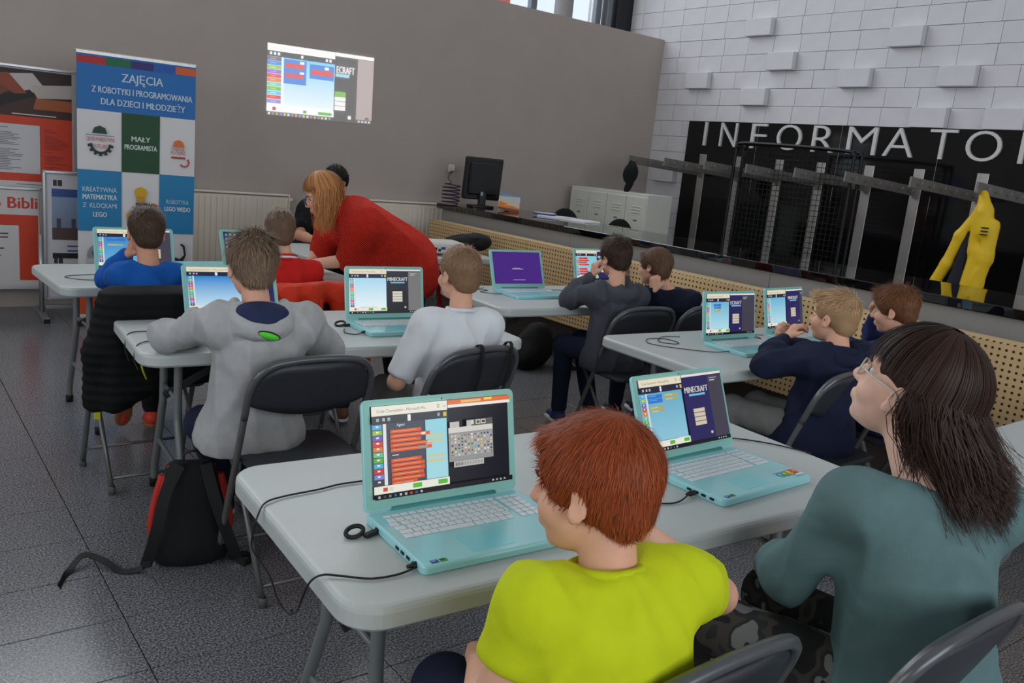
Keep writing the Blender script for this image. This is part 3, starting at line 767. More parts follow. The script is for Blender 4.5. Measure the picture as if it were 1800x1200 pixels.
def scr_inventory():
    s = Scr(); s.r(0, 0, 1, 1, (16, 15, 28)); w = .525
    s.r(0, .19, w, .86, (70, 78, 90)); icons(s, .012, .075, .2, .855); s.r(.078, .195, .1, .86, (232, 232, 236))
    s.r(.37, .19, w, .86, (168, 222, 232), (150, 214, 230))
    s.t('Agent', .17, .235, .03, (236, 236, 238))
    for v, x in ((.27, .34), (.32, .40), (.37, .335), (.42, .43), (.47, .41), (.585, .335), (.635, .36), (.685, .36), (.735, .345), (.785, .35), (.83, .3)):
        xx = min(x, .355+.06*(x > .36)); s.r(.125, v, xx, v+.04, (226, 92, 44)); s.r(.14, v+.014, xx-.03, v+.024, (240, 150, 110))
    s.r(.13, .54, .175, .548, (230, 230, 232)); s.r(.335, .325, .365, .352, (244, 226, 214)); s.r(.31, .475, .375, .503, (150, 156, 150))
    for v in (.36, .42, .585, .64): s.r(.375, v, .495, v+.032, (206, 206, 160))
    toolbar(s, w, bar=(58, 62, 70)); green_btns(s, w)
    s.r(w, 0, 1, .052, (226, 116, 60)); s.r(w+.1, .012, w+.25, .04, (240, 190, 120)); s.r(.8, .0, .86, .03, (246, 214, 90)); s.r(w, .052, 1, .085, (244, 240, 234))
    s.r(w+.0, .315, .86, .70, (150, 150, 152)); s.r(w, .315, .86, .375, (214, 212, 206)); s.r(.66, .24, .86, .315, (92, 90, 88))
    for u in (.68, .73, .77): s.r(u, .25, u+.035, .30, (214, 214, 208)); 
    for u in (.535, .57, .66): s.r(u, .25, u+.035, .315, (196, 194, 186))
    s.r(.735, .26, .76, .29, (60, 110, 50)); s.r(.775, .26, .8, .29, (80, 60, 40))
    cl = [(60, 60, 66), (44, 96, 110), (226, 226, 222), (120, 90, 60), (90, 170, 180), (200, 190, 60), (40, 40, 44), (140, 70, 60), (96, 150, 80), (60, 80, 120), (190, 120, 60), (230, 210, 90), (170, 130, 190)]
    rr = random.Random(5)
    for j in range(7):
        for i in range(13):
            u, v = w+.012+i*.0245, .395+j*.036
            s.r(u, v, u+.021, v+.031, (176, 176, 176), up=1 if (i == 0) else 0)
    s.l += 1
    for j in range(7):
        for i in range(13):
            u, v = w+.012+i*.0245, .395+j*.036
            if rr.random() < .86: s.r(u+.004, v+.006, u+.017, v+.025, rr.choice(cl), up=0)
    s.r(w+.03, .70, .78, .765, (196, 194, 190))
    for i in range(10): s.r(w+.04+i*.021, .712, w+.057+i*.021, .752, (140, 138, 136) if i > 2 else (70, 70, 60), up=0)
    taskbar(s, (10, 10, 16)); return s
def scr_code(w=.5, canvas=((196, 240, 248), (120, 196, 222)), blocks=(), bg=(40, 34, 92), bg2=None, side=(66, 62, 78), head=(236, 226, 200), bar=(36, 34, 60), clip='MINECRAFT', sidex=.82, btn=(214, 202, 178)):
    s = Scr(); s.r(0, 0, 1, 1, (20, 20, 40))
    s.r(0, .19, w, .945, canvas[0], canvas[1]); icons(s, .012, .06, .2, .855); s.r(.062, .195, .078, .86, (226, 226, 226))
    for (u0, v0, u1, v1, c) in blocks: s.r(u0*w, v0, u1*w, v1, c); s.r(u0*w+.015, v0+.012, u0*w+(u1-u0)*w*.6, v0+.022, tuple(min(255, q+50) for q in c))
    toolbar(s, w, head=head, bar=bar); green_btns(s, w); game(s, w, bg, bg2, side, clip=clip, sidex=sidex, btn=btn); taskbar(s)
    return s
BLU, OLV = (52, 120, 206), (176, 172, 110)
def scr_purple():
    s = Scr(); s.r(0, 0, 1, 1, (70, 34, 128)); s.r(.40,.505,.56,.515,(200,190,220)); s.r(.38,.53,.62,.545,(206,196,224)); s.r(.38,.87,.64,.885,(180,168,206))
    return s
def scr_red():
    s = Scr(); s.r(0, 0, 1, 1, (30, 36, 66), (34, 40, 74))
    for a in range(9):
        t = .5+a*.33; s.poly([(.02, .135), (.02+.24*math.cos(t), .135+.2*math.sin(t)), (.02+.24*math.cos(t+.15), .135+.2*math.sin(t+.15))], [(226, 50, 56), (170, 34, 62), (232, 96, 84)][a % 3]) if 0 <= .135+.2*math.sin(t) <= SH and abs(.02+.24*math.cos(t)) < SW/2 and 0 <= .135+.2*math.sin(t+.15) <= SH and abs(.02+.24*math.cos(t+.15)) < SW/2 else None
    s.poly([(-.08, .13), (.1, .1), (.165, .15), (.12, .19), (0, .185), (-.06, .17)], (206, 44, 56)); s.poly([(-.02, .14), (.08, .12), (.12, .16), (.02, .175)], (236, 110, 96))
    rr = random.Random(3)
    for j in range(7):
        for i in range(4):
            if rr.random() < .8: s.r(.03+i*.07, .06+j*.12, .06+i*.07, .11+j*.12, rr.choice([(230, 230, 235), (70, 160, 220), (240, 190, 80), (100, 190, 130)]), up=0 if i else 1)
    taskbar(s); return s

HL = .235
_base = MB().prism(rrect(.382, .256, .014, 4, 0, -.128), .0, .019, .005).mesh('base', M_teal)
_deck = MB().prism(rrect(.365, .115, .006, 3, 0, -.075), .0188, .0194).mesh('keyboard_tray', M_teal)
_lid = MB().prism(rrect(.382, HL, .014, 5, 0, HL/2), -.0045, .0045, .003, R=rotx(math.pi/2)).mesh('lid', M_teal)
_bez = MB().prism(rrect(.376, HL-.006, .012, 5, 0, HL/2), .0, .0006, R=rotx(math.pi/2)).mesh('bezel', M_bezel)
_hinge = MB().tube([(-.13, .001, .017), (.13, .001, .017)], .0085, 8).mesh('hinge', mat('hinge_teal', (70, 150, 150), .4))
_pad = MB().prism(rrect(.105, .072, .004, 3, -.022, -.200), .019, .0196).mesh('touchpad', M_pad)
ROWS = [(-.032, .010, 15, .0), (-.052, .0155, 14, .0), (-.071, .0155, 14, .004), (-.090, .0155, 13, .008), (-.109, .0155, 12, .012), (-.128, .0155, 0, 0)]
def key_layout():
    out = []
    for y, d, n, o in ROWS[:5]:
        x = -.165; wdt = (.268-2*o)/n
        if o: out.append((x+(o+wdt*.0)/2+.002+o/2, y, .013+o, d)); x += .019+o
        n2 = int((.105-x)/.0195)
        for i in range(n2): out.append((x+i*.0195+.0085, y, .0165, d))
        xe = x+n2*.0195; 
        if .105-xe > .008: out.append(((xe+.105)/2, y, .105-xe-.002, d))
        for i in range(3): out.append((.121+i*.0185, y, .0158, d))
    y, d = -.128, .0155
    for xx, ww in ((-.156, .018), (-.136, .018), (-.1165, .018), (-.0975, .016), (-.046, .082), (.008, .018), (.0285, .018), (.0485, .018), (.068, .016), (.0865, .016), (.121, .0158), (.1395, .0158), (.158, .0158)): out.append((xx, y, ww, d))
    return out
KEYS = key_layout(); _km = {}
def key_mesh(wd, d):
    q = (round(wd, 4), d)
    if q not in _km: _km[q] = MB().box((0, 0, 0), (wd, d, .002), bev=.0007).mesh('key', M_key)
    return _km[q]
_allkeys = MB()
for (x, y, wd, d) in KEYS: _allkeys.box((x, y, .0205), (wd, d, .002))
_allkeys = _allkeys.mesh('keys', M_key)
_port = MB().box((0, 0, 0), (.004, .013, .006)).mesh('port', M_port)
def sticker_asus(lp):
    for (x, c, c2) in ((-.162, (40, 70, 150), (150, 170, 220)), (-.143, (70, 150, 50), (40, 50, 40))):
        P = Print(); P.rect(-.008, -.006, .008, .006, c); P.rect(-.006, -.001, .003, .004, c2); P.build('sticker', M_print, lp, (x, -.243, .0193), (R_(-90), 0, 0))
def laptop(x, y, rz, tilt, scr, label, detail=0, big=0, z=TH):
    t = thing('laptop', label, 'laptop', (x, y, z), R_(rz), 'aqua laptops on the tables')
    link('base', _base, t); link('touchpad', _pad, t); link('hinge', _hinge, t)
    if detail:
        for (kx, ky, wd, d) in KEYS: link('key', key_mesh(wd, d), t, (kx, ky, .0202))
        sticker_asus(t)
        for k, yy in enumerate((-.06, -.15, -.172, -.195, -.22)): link('port', _port, t, (-.1905, yy, .010))
    else: link('keys', _allkeys, t)
    lid = link('lid', _lid, t, (0, .004, .016), (R_(-tilt), 0, 0))
    link('bezel', _bez, lid, (0, -.0046, .003))
    if scr is not None:
        sp = scr.mesh('screen', M_screen); link('screen', sp, lid, (0, -.0056, .028))
    MB().ell((0, -.0056, HL-.0085), (.0018, .001, .0018), n=8, m=4).build('webcam', M_port, lid)
    return t
lime_l = laptop(.994, 1.456, -2.6, 13, scr_inventory(), 'large open aqua laptop showing orange code blocks before the lime-shirted boy', 1)
P = Print(); P.rect(-.026, -.016, .026, .016, (224, 236, 240)); P.disc(-.006, -.002, .016, (40, 190, 216), rz=.011); P.build('sticker', M_print, lime_l, (.145, -.225, .0193), (R_(-90), 0, 0))
teal_l = laptop(1.79, 1.445, 2.2, 22, scr_code(.5, ((150, 206, 226), (106, 176, 206)), ((.16, .22, .50, .275, BLU), (.17, .28, .50, .335, BLU), (.54, .23, .88, .275, OLV), (.55, .285, .86, .315, OLV), (.17, .38, .5, .42, OLV), (.18, .43, .5, .46, OLV))), 'open aqua laptop with colourful egg stickers before the girl in teal', 1)
P = Print()
for i, c in enumerate([(60, 170, 190), (120, 180, 90), (230, 170, 50), (220, 100, 60)]): P.disc(-.03+i*.02, .002, .0115, c, rz=.014); P.disc(-.03+i*.02, .004, .005, tuple(min(255, q+60) for q in c))
P.rect(-.045, .017, .045, .021, (226, 216, 230)); P.rect(.01, -.022, .045, -.014, (236, 236, 236))
P.build('sticker', M_print, teal_l, (.135, -.215, .0193), (R_(-90), 0, 0))
laptop(1.845, 3.288, -3.2, 11, scr_code(.512, ((244, 252, 254), (168, 222, 246)), (), (20, 20, 22), (38, 44, 60), (120, 118, 118), btn=(220, 214, 200)), 'open aqua laptop with a bright pale screen left of the white-shirted boy')
laptop(1.205, 3.40, -5, 29, scr_code(.70, ((206, 240, 252), (36, 136, 214)), (), (28, 28, 84), None, (40, 36, 90)), 'open aqua laptop with blue gradient screen, partly behind the grey hoodie boy')
laptop(1.108, 4.563, -2.1, 18.7, scr_code(.75, ((110, 186, 226), (60, 140, 206)), ((.16, .22, .5, .30, BLU), (.17, .38, .46, .42, OLV))), 'open aqua laptop before the boy in the blue sweatshirt')
laptop(1.775, 4.659, 0, 24, scr_red(), 'open aqua laptop with red and navy wallpaper behind the hoodie boy')
laptop(3.134, 3.991, -3.0, 21, scr_purple(), 'open aqua laptop showing a plain purple screen')
laptop(3.869, 4.103, -2, 16, scr_code(.52, ((150, 210, 222), (140, 204, 220)), ((.12, .24, .55, .3, (220, 50, 46)), (.12, .32, .6, .37, (220, 50, 46)), (.12, .39, .5, .44, (220, 50, 46)), (.12, .46, .6, .51, (220, 50, 46)), (.12, .6, .5, .66, (220, 50, 46)), (.12, .68, .55, .74, (220, 50, 46)), (.12, .76, .5, .82, (220, 50, 46)))), 'open aqua laptop with red code blocks before the dark grey hooded boy')
laptop(3.324, 2.557, -1, 10, scr_code(.47, ((190, 232, 244), (110, 186, 216)), ((.3, .24, .62, .3, BLU), (.32, .31, .62, .36, BLU), (.3, .38, .6, .43, OLV)), clip='ECRAFT', sidex=.73), 'open aqua laptop at the table end nearer the cable tangle, before the blond boy')
laptop(3.867, 2.626, 5.4, 12.8, scr_code(.52, ((190, 232, 244), (110, 186, 216)), (), sidex=.92), 'open aqua laptop beside the wall, before the brown-haired boy')
# a closed one
cl = thing('laptop', 'closed aqua laptop lying on the far left table', 'laptop', (1.50, 4.83, TH), R_(3), 'aqua laptops on the tables')
link('base', _base, cl, (0, .1, 0)); MB().prism(rrect(.382, .25, .014, 5, 0, -.028), .021, .029, .003).build('lid', M_teal, cl); link('hinge', _hinge, cl, (0, .1, 0))
# ================================================================== projected picture on the wall
M_proj = print_mat('projected_light', .85, emit=1.9, base=.45)  # projector's light put in as a self-glowing sheet on the wall
P = Print(.0002); PW, PH = 1.035, .615
def pr4(u0, v0, u1, v1, c, c2=None, up=1): P.rect((u0-.5)*PW, (.5-v1)*PH, (u1-.5)*PW, (.5-v0)*PH, c, c2, up)
DK = (58, 52, 48)
pr4(0, 0, 1, 1, DK); w_ = .62
pr4(0, .17, w_, .93, (246, 252, 254), (120, 206, 246)); pr4(0, 0, w_, .10, (250, 248, 246)); pr4(0, .10, w_, .175, (64, 58, 56))
P.text('Code Connection - Microsoft MakeCode', (.02-.5)*PW, (.5-.07)*PH, .026, (226, 222, 220), width=.4)
for u in (.02, .055, .09, .3, .53, .565): pr4(u, .115, u+.022, .155, (240, 240, 240), up=0)
for i, c in enumerate([(120, 104, 108), (80, 134, 216), (150, 200, 70), (166, 96, 206), (222, 76, 56), (226, 130, 70), (140, 206, 170), (120, 190, 60), (116, 196, 226), (220, 70, 56), (150, 140, 216)]):
    pr4(.0, .18+i*.059, .125, .232+i*.059, c); pr4(.03, .2+i*.059, .08, .212+i*.059, tuple(min(255, k+50) for k in c))
pr4(.128, .175, .142, .86, (250, 250, 250))
for (u0, v0, u1, v1, c) in [(.145, .19, .35, .46, (62, 130, 218)), (.16, .245, .33, .31, (226, 66, 52)), (.145, .46, .35, .53, (62, 130, 218)), (.16, .385, .32, .445, (226, 66, 52)), (.38, .215, .61, .42, (62, 130, 218)), (.395, .29, .6, .36, (226, 66, 52)), (.29, .205, .33, .24, (240, 248, 252)), (.29, .35, .33, .38, (240, 248, 252)), (.52, .235, .56, .275, (240, 248, 252))]: pr4(u0, v0, u1, v1, c)
pr4(0, .86, w_, .94, (250, 250, 248)); pr4(.05, .875, .08, .92, (206, 60, 60)); pr4(.33, .885, .36, .925, (100, 180, 60)); pr4(.47, .885, .60, .925, (100, 186, 50))
pr4(w_, 0, 1, .05, (250, 250, 248)); pr4(.84, .06, 1, .94, (178, 160, 156))
P.text('ECRAFT', (.635-.5)*PW, (.5-.29)*PH, .062, (238, 234, 232), width=.18, bold=.002); pr4(.625, .30, .76, .345, (166, 216, 236))
pr4(.625, .56, .73, .63, (124, 190, 60))
for i in range(3): pr4(.625, .635+i*.068, .73, .695+i*.068, (246, 246, 242))
pr4(.76, .90, .79, .95, (246, 240, 240)); pr4(.93, .90, .97, .935, (140, 60, 70))
for i in range(17): pr4(.01+i*.035, .955, .03+i*.035, .985, [(230, 230, 236), (150, 150, 160), (226, 160, 80), (120, 160, 220), (230, 210, 120)][i % 5], up=0)
for i in range(4): pr4(.86+i*.035, .955, .88+i*.035, .98, (220, 220, 226), up=0)
pj_ = tag(P.build('projected_picture', M_proj, None, (3.435, 7.597, 2.0), (0, R_(-1.0), 0)), 'bright projected computer screen with code blocks on the back wall', 'projection')

# projector
pj2 = thing('projector', 'white projector with black marks on the furthest table', 'projector', (3.55, 5.60, TH), R_(-12))
M_pw = mat('white_projector', (224, 220, 212), .45)
MB().box((0, 0, .06), (.36, .27, .085), bev=.014).build('body', M_pw, pj2)
for k in (-.14, .14): MB().lathe([(.014, 0), (.014, .02)], (k, -.1, 0), 10).build('foot', M_blkpl, pj2)
MB().lathe([(.03, -.01), (.036, .02), (.03, .02)], (-.1, .136, .06), 16, rotx(-math.pi/2)).build('lens', M_blkpl, pj2)
for k, (x, zz, wd) in enumerate([(-.11, .055, .03), (-.06, .055, .02), (-.03, .045, .02), (.0, .06, .035), (.05, .05, .02), (.08, .055, .015)]):
    MB().box((x, -.136, zz), (wd, .006, .018)).build('socket', [M_blkpl, mat('blue_socket', (50, 60, 140), .5)][k == 3], pj2)
MB().box((-.13, .08, .103), (.03, .02, .004)).build('lens_dial', M_blkpl, pj2)
M_canvas = mat('black_bag_cloth', (16, 16, 18), .85, bump=.3, bscale=120)
bg = thing('shoulder_bag', 'black soft case lying behind the projector', 'bag', (3.98, 5.82, TH))
organic('body', [ell((0, 0, .07), (.17, .12, .065), rotz(.3)), ell((.1, -.03, .075), (.1, .1, .065)), ell((-.12, .05, .05), (.08, .08, .05))], M_canvas, bg, (0, 0, 0), .01, .05, wrinkle(.004, 1, 5))
organic('flap', [ell((.03, -.02, .105), (.13, .09, .035), rotz(.3))], M_canvas, bg, (0, 0, 0), .01, .03)
# ================================================================== roll-up banner
M_vinyl = print_mat('banner_vinyl', .55)
bn = thing('roll_up_banner', 'tall roll-up banner advertising robotics classes in blue, green and red squares', 'banner', (1.655, 6.80, 0), R_(-5))
BW, BHt = .80, 2.0
P = Print(.0004); X0 = -BW/2; cb_, cg, cr = (20, 124, 186), (16, 74, 38), (164, 22, 44); wh = (228, 226, 226)
P.rect(X0, .12, -X0, BHt, wh)
P.rect(X0, 1.62, -X0, BHt, (24, 112, 186))
for a, b, c in ((0, .23, (186, 44, 52)), (.23, .44, (28, 110, 62)), (.44, .63, (52, 44, 120)), (.63, .82, (40, 90, 176)), (.82, 1, (222, 100, 48))): P.rect(X0+a*BW, 1.935, X0+b*BW, BHt-.012, c)
for t, z, h, wd, x in (('ZAJĘCIA', 1.835, .058, .28, .03), ('Z ROBOTYKI I PROGRAMOWANIA', 1.745, .044, .68, .035), ('DLA DZIECI I MŁODZIEŻY', 1.665, .044, .57, .04)): P.text(t, x, z, h, (206, 226, 240), 'c', wd, bold=.0012)
cx = [X0, X0+.29, X0+.55, -X0]; rz_ = [1.62, 1.20, .76, .36]
def cell(i, j, c): P.rect(cx[i], rz_[j+1], cx[i+1], rz_[j], c)
cell(1, 0, cg); cell(0, 1, (24, 132, 186)); cell(2, 1, (24, 132, 186)); cell(1, 2, cr)
P.text('MAŁY', cx[1]+.13, 1.425, .036, (222, 230, 224), 'c', bold=.0012); P.text('PROGRAMISTA', cx[1]+.13, 1.365, .036, (222, 230, 224), 'c', .22, bold=.0012)
mid = (cx[0]+cx[1])/2
for t, z, h, b in (('KREATYWNA', 1.045, .034, 0), ('MATEMATYKA', .99, .036, .0014), ('Z  KLOCKAMI', .93, .034, 0), ('LEGO', .865, .036, .0014)): P.text(t, mid, z, h, (222, 234, 240), 'c', {'LEGO': .09}.get(t, .225), bold=b)
m3 = (cx[2]+cx[3])/2+.005
P.text('ROBOTYKA', m3, .985, .032, (200, 224, 236), 'c', .16); P.text('LEGO WEDO', m3, .93, .034, (222, 234, 240), 'c', .185, bold=.0012)
m2 = (cx[1]+cx[2])/2
P.text('ROBOTYKA', m2, .645, .032, (226, 200, 206), 'c', .16); P.text('Z LEGO', m2, .595, .032, (232, 210, 214), 'c', .12)
def gear(x, z, r, c, a0, a1, n):
    for k in range(n):
        a = a0+(a1-a0)*k/(n-1); P.poly([(x+q*math.cos(a+d), z+q*math.sin(a+d)) for q, d in ((r*.72, -.17), (r, -.11), (r, .11), (r*.72, .17))], c, up=1 if k == 0 else 0)
    P.l += 1
    m = 20
    for k in range(m):
        a, b = a0-.2+(a1-a0+.4)*k/m, a0-.2+(a1-a0+.4)*(k+1)/m
        P.poly([(x+r*.62*math.cos(a), z+r*.62*math.sin(a)), (x+r*.82*math.cos(a), z+r*.82*math.sin(a)), (x+r*.82*math.cos(b), z+r*.82*math.sin(b)), (x+r*.62*math.cos(b), z+r*.62*math.sin(b))], c, up=0)
gear(mid+.005, 1.385, .085, (30, 40, 40), math.pi*1.05, math.pi*1.95, 7)
P.text('CENTRUM KREATYWNE', mid+.005, 1.405, .028, (196, 60, 50), 'c', .185); P.text('FUTURE', mid+.005, 1.355, .03, (206, 110, 60), 'c', .09)
P.rect(mid-.09, 1.445, mid+.095, 1.449, (60, 110, 180)); P.poly([(mid-.05, 1.46), (mid+.05, 1.46), (mid+.035, 1.5), (mid, 1.515), (mid-.035, 1.5)], (24, 66, 46))
gear(m3+.045, 1.30, .04, (190, 50, 60), math.pi*1.2, math.pi*2.2, 7)
P.text('FUNDACJA', m3, 1.385, .02, (150, 60, 50), 'c', .09); P.text('FUTURE', m3, 1.355, .026, (196, 60, 50), 'c', .1); P.rect(m3-.05, 1.325, m3+.05, 1.34, (170, 70, 60))
P.poly([(m3-.04, 1.41), (m3+.045, 1.41), (m3+.03, 1.45), (m3, 1.465), (m3-.03, 1.45)], (222, 120, 50))
# toy robot photo, dome robot photo, black wire figure photo
P.disc(m2, 1.055, .045, (222, 172, 30), 8); P.rect(m2-.03, .99, m2+.03, 1.03, (206, 150, 24)); P.poly([(m2-.03, .99), (m2-.09, .90), (m2-.06, .885), (m2, .97)], (220, 214, 206)); P.poly([(m2+.03, .99), (m2+.06, .86), (m2+.02, .86), (m2, .96)], (216, 210, 204))
P.rect(m2-.035, .93, m2+.04, .985, (52, 46, 52)); P.disc(m2-.075, .885, .026, (222, 170, 24)); P.disc(m2+.04, .86, .03, (222, 170, 24)); P.disc(m2+.09, .955, .028, (176, 30, 46), 8)
P.disc(mid+.01, .58, .098, (150, 152, 160), 20); P.rect(mid-.09, .44, mid+.11, .56, (190, 190, 192)); P.disc(mid+.01, .44, .1, (40, 40, 46), rz=.035); P.rect(mid-.09, .47, mid+.11, .5, (206, 206, 206)); P.disc(mid+.0, .6, .06, (100, 110, 130), 14, rz=.035); P.disc(mid+.03, .585, .02, (220, 224, 230))
P.poly([(m3-.03, .44), (m3-.015, .44), (m3, .53), (m3+.02, .57), (m3+.05, .6), (m3+.04, .66), (m3+.02, .68), (m3+.03, .69), (m3+.055, .67), (m3+.065, .6), (m3+.04, .54), (m3+.0, .5)], (34, 32, 40)); P.poly([(m3-.08, .6), (m3+.02, .57), (m3, .52), (m3-.05, .5), (m3-.07, .44), (m3-.09, .44), (m3-.1, .55)], (40, 38, 46)); P.disc(m3+.06, .47, .018, (60, 58, 66), 6)
P.rect(X0, .30, X0+.28, .36, (226, 100, 36)); P.rect(X0+.55, .24, -X0, .36, (34, 16, 26)); P.rect(X0+.62, .295, X0+.7, .32, (150, 40, 70)); P.rect(X0+.28, .24, X0+.55, .36, (60, 110, 60))
P.rect(X0, .12, X0+.28, .30, (218, 84, 30))
P.build('banner_sheet', M_vinyl, bn, (0, 0, -.055))
MB().box((0, .02, 1.955), (BW+.01, .025, .03), bev=.005).build('top_bar', M_steel, bn)
MB().tube([(0, .03, .08), (0, .03, 1.95)], .012, 8).build('pole', M_steel, bn)
MB().box((0, .02, .045), (BW+.04, .14, .09), bev=.02).build('base', M_steel, bn)
MB().box((0, .004, 1.0), (BW-.004, .004, 1.88)).build('backing', mat('grey_vinyl_back', (150, 150, 150), .7), bn)

# ================================================================== poster boards
M_alu = mat('aluminium_frame', (182, 184, 186), .35, .8)
def board(name, label, loc, rz, w, h, z0, P, parts=True):
    t = thing(name, label, 'notice board', loc, R_(rz))
    MB().box((0, .012, z0+h/2), (w, .018, h)).build('backboard', mat('board_white', (206, 204, 202), .6), t)
    P.build('poster', M_vinyl, t, (0, 0, z0))
    for sx in (-1, 1): MB().box((sx*w/2, .006, z0+h/2), (.022, .04, h+.02), bev=.004).build('frame_side', M_alu, t)
    for zz in (z0, z0+h): MB().box((0, .006, zz), (w+.022, .04, .022), bev=.004).build('frame_rail', M_alu, t)
    return t
# upper left poster with a photograph and lists
P = Print(.0004); w, h = 1.0, .98; x = -w/2
P.rect(x+.02, .02, -x-.02, h-.02, (212, 208, 208)); P.rect(x+.02, .14, -x-.02, h-.3, (214, 66, 34)); P.rect(x+.02, h-.36, -x-.02, h-.02, (74, 44, 36), (52, 34, 32))
P.poly([(-.4, h-.3), (0, h-.12), (.1, h-.16), (-.2, h-.34)], (120, 66, 46)); P.poly([(.05, h-.06), (.22, h-.04), (.3, h-.14), (.18, h-.2)], (200, 190, 184)); P.poly([(.2, h-.13), (.48, h-.1), (.48, h-.2), (.25, h-.22)], (190, 180, 172)); P.poly([(-.05, h-.24), (.2, h-.16), (.24, h-.2), (0, h-.3)], (30, 24, 26)); P.poly([(.24, h-.22), (.48, h-.22), (.48, h-.3), (.22, h-.3)], (170, 92, 50)); P.poly([(-.1, h-.08), (.06, h-.05), (.18, h-.19), (.1, h-.2)], (150, 70, 50))
P.lines(.08, h-.352, .4, h-.335, 1, (226, 220, 214), ragged=.1)
P.rect(x+.02, .20, .26, h-.42, (206, 204, 206)); P.rect(x+.02, .02, -x-.02, .135, (210, 206, 206))
for k, a in enumerate((-.44, -.22, -.02)): P.lines(a, .22, a+.17, h-.44, 26, (130, 128, 134), .45, .6, k)
P.lines(.29, .18, .46, h-.44, 26, (170, 50, 34), .4, .7, 8)
for k, a in enumerate((-.44, -.2, .1)): P.lines(a, .035, a+.2, .125, 7, (130, 128, 134), .45, .5, k+20)
board('notice_board', 'framed poster of book lists on orange with a dark photograph on top', (.86, 7.5, 0), -3, w, h, .85, P)
P = Print(.0004); w, h = .9, .76; x = -w/2
P.rect(x+.02, .02, -x-.02, h-.02, (212, 208, 206)); P.rect(x+.02, .06, -x-.02, h-.2, (212, 62, 28)); P.rect(x+.02, .03, -x-.15, h-.28, (214, 210, 208))
P.text('o Bibli', .425, h-.15, .085, (206, 54, 34), 'r', bold=.003)
rr = random.Random(2)
for i in range(15):
    z = h-.32-i*.028
    if i % 6 == 0: P.rect(-.05, z, .13, z+.011, (206, 80, 66))
    else: P.rect(-.4, z, rr.uniform(0, .24), z+.010, (70, 66, 66))
board('notice_board', 'framed library poster with large red lettering beneath the book list poster', (.66, 7.45, 0), -3, w, h, .18, P)
P = Print(.0004); w, h = .62, .95; x = -w/2
P.rect(x+.02, .02, -x-.02, h-.02, (204, 204, 208))
for z in (h-.1, h-.68): P.rect(x+.06, z, x+.12, z+.045, (50, 50, 54)); P.rect(x+.085, z, x+.09, z+.045, (200, 200, 204))
P.rect(x+.05, h-.18, .28, h-.12, (52, 84, 150)); P.rect(x+.05, h-.5, .28, h-.18, (120, 128, 150), (140, 160, 190)); P.rect(x+.05, h-.5, .28, h-.41, (84, 62, 62))
for k in range(4): P.rect(x+.08+k*.1, h-.41, x+.11+k*.1, h-.34, (70, 74, 90))
P.lines(x+.15, h-.6, .26, h-.53, 2, (60, 80, 130), .3, .2, 3); P.rect(x+.05, h-.64, .28, h-.60, (24, 24, 30)); P.rect(x+.05, h-.82, .28, h-.76, (150, 30, 96)); P.disc(x+.2, h-.885, .02, (190, 40, 50), 8); P.disc(x+.15, h-.885, .025, (170, 170, 174), 10)
sd = board('notice_stand', 'free-standing notice board with small prints left of the roll-up banner', (1.405, 7.17, 0), -2, w, h, .14, P)
for sx in (-1, 1):
    MB().tube([(sx*.335, .02, .02), (sx*.335, .02, .62)], .017, 8).build('post', M_alu, sd)
    MB().box((sx*.335, 0, .018), (.045, .52, .036), bev=.006).build('foot', M_alu, sd)
    MB().box((sx*.335, -.262, .018), (.043, .006, .034)).build('end_cap', M_foot, sd)
MB().box((0, .02, .075), (.62, .022, .03)).build('lower_rail', M_alu, sd)
tag(MB().box((0, 0, .05), (.09, .03, .1), bev=.006).build('white_box', M_paper, None, (1.22, 6.0, 0)), 'small white box on the floor behind the far left table leg', 'box')

# ================================================================== backpack on the floor
bp = thing('backpack', 'black backpack with red piping standing on the floor by the table legs', 'backpack', (.88, 2.86, 0), R_(-14)); bp.scale = (.86, .9, .96)
M_red = mat('red_piping', (200, 44, 28), .6)
body = [ell((0, .0, .09), (.145, .075, .10)), ell((0, .01, .20), (.135, .07, .14)), cone((-.06, .03, .34), (.06, .03, .34), .045, .045), cone((-.095, 0, .06), (.095, 0, .06), .055, .055)]
organic('body', body, M_canvas, bp, (0, 0, 0), .008, .06, wrinkle(.003, .8, 9))
for s in (-1, 1):
    MB().tube(spline([(s*.13, -.02, .03), (s*.142, -.015, .12), (s*.13, -.005, .22), (s*.112, .01, .30), (s*.085, .02, .37)]), .0065, 6).build('piping', M_red, bp)
    MB().tube(spline([(s*.125, .0, .06), (s*.15, .01, .14), (s*.135, .02, .24), (s*.11, .03, .33)]), .016, 8).build('side_panel', M_red, bp)
M_strap = mat('black_webbing', (22, 22, 25), .7, bump=.3, bscale=300)
def strap(pts, wd=.03, th=.003, parent=None, name='strap', side=(1, 0, 0), m=None):
    P_ = spline(pts, 8); n = len(P_); V = []; F = []; S = np.array(side, float)
    T = np.gradient(P_, axis=0); T /= np.linalg.norm(T, axis=1)[:, None]+1e-9
    for i in range(n):
        W_ = S-T[i]*(S@T[i]); W_ /= np.linalg.norm(W_)+1e-9; N_ = np.cross(T[i], W_)
        for a, b in ((-1, -1), (1, -1), (1, 1), (-1, 1)): V.append(P_[i]+W_*a*wd/2+N_*b*th/2)
    for i in range(n-1):
        for k in range(4): F.append((i*4+k, i*4+(k+1) % 4, (i+1)*4+(k+1) % 4, (i+1)*4+k))
    F += [(0, 1, 2, 3), tuple((n-1)*4+k for k in range(4))[::-1]]
    mb = MB(); mb.add(V, F); return mb.build(name, m or M_strap, parent)
strap([(-.05, -.02, .385), (-.10, -.065, .30), (-.125, -.09, .20), (-.15, -.085, .10), (-.17, -.07, .03)], .045, .006, bp, 'shoulder_strap')
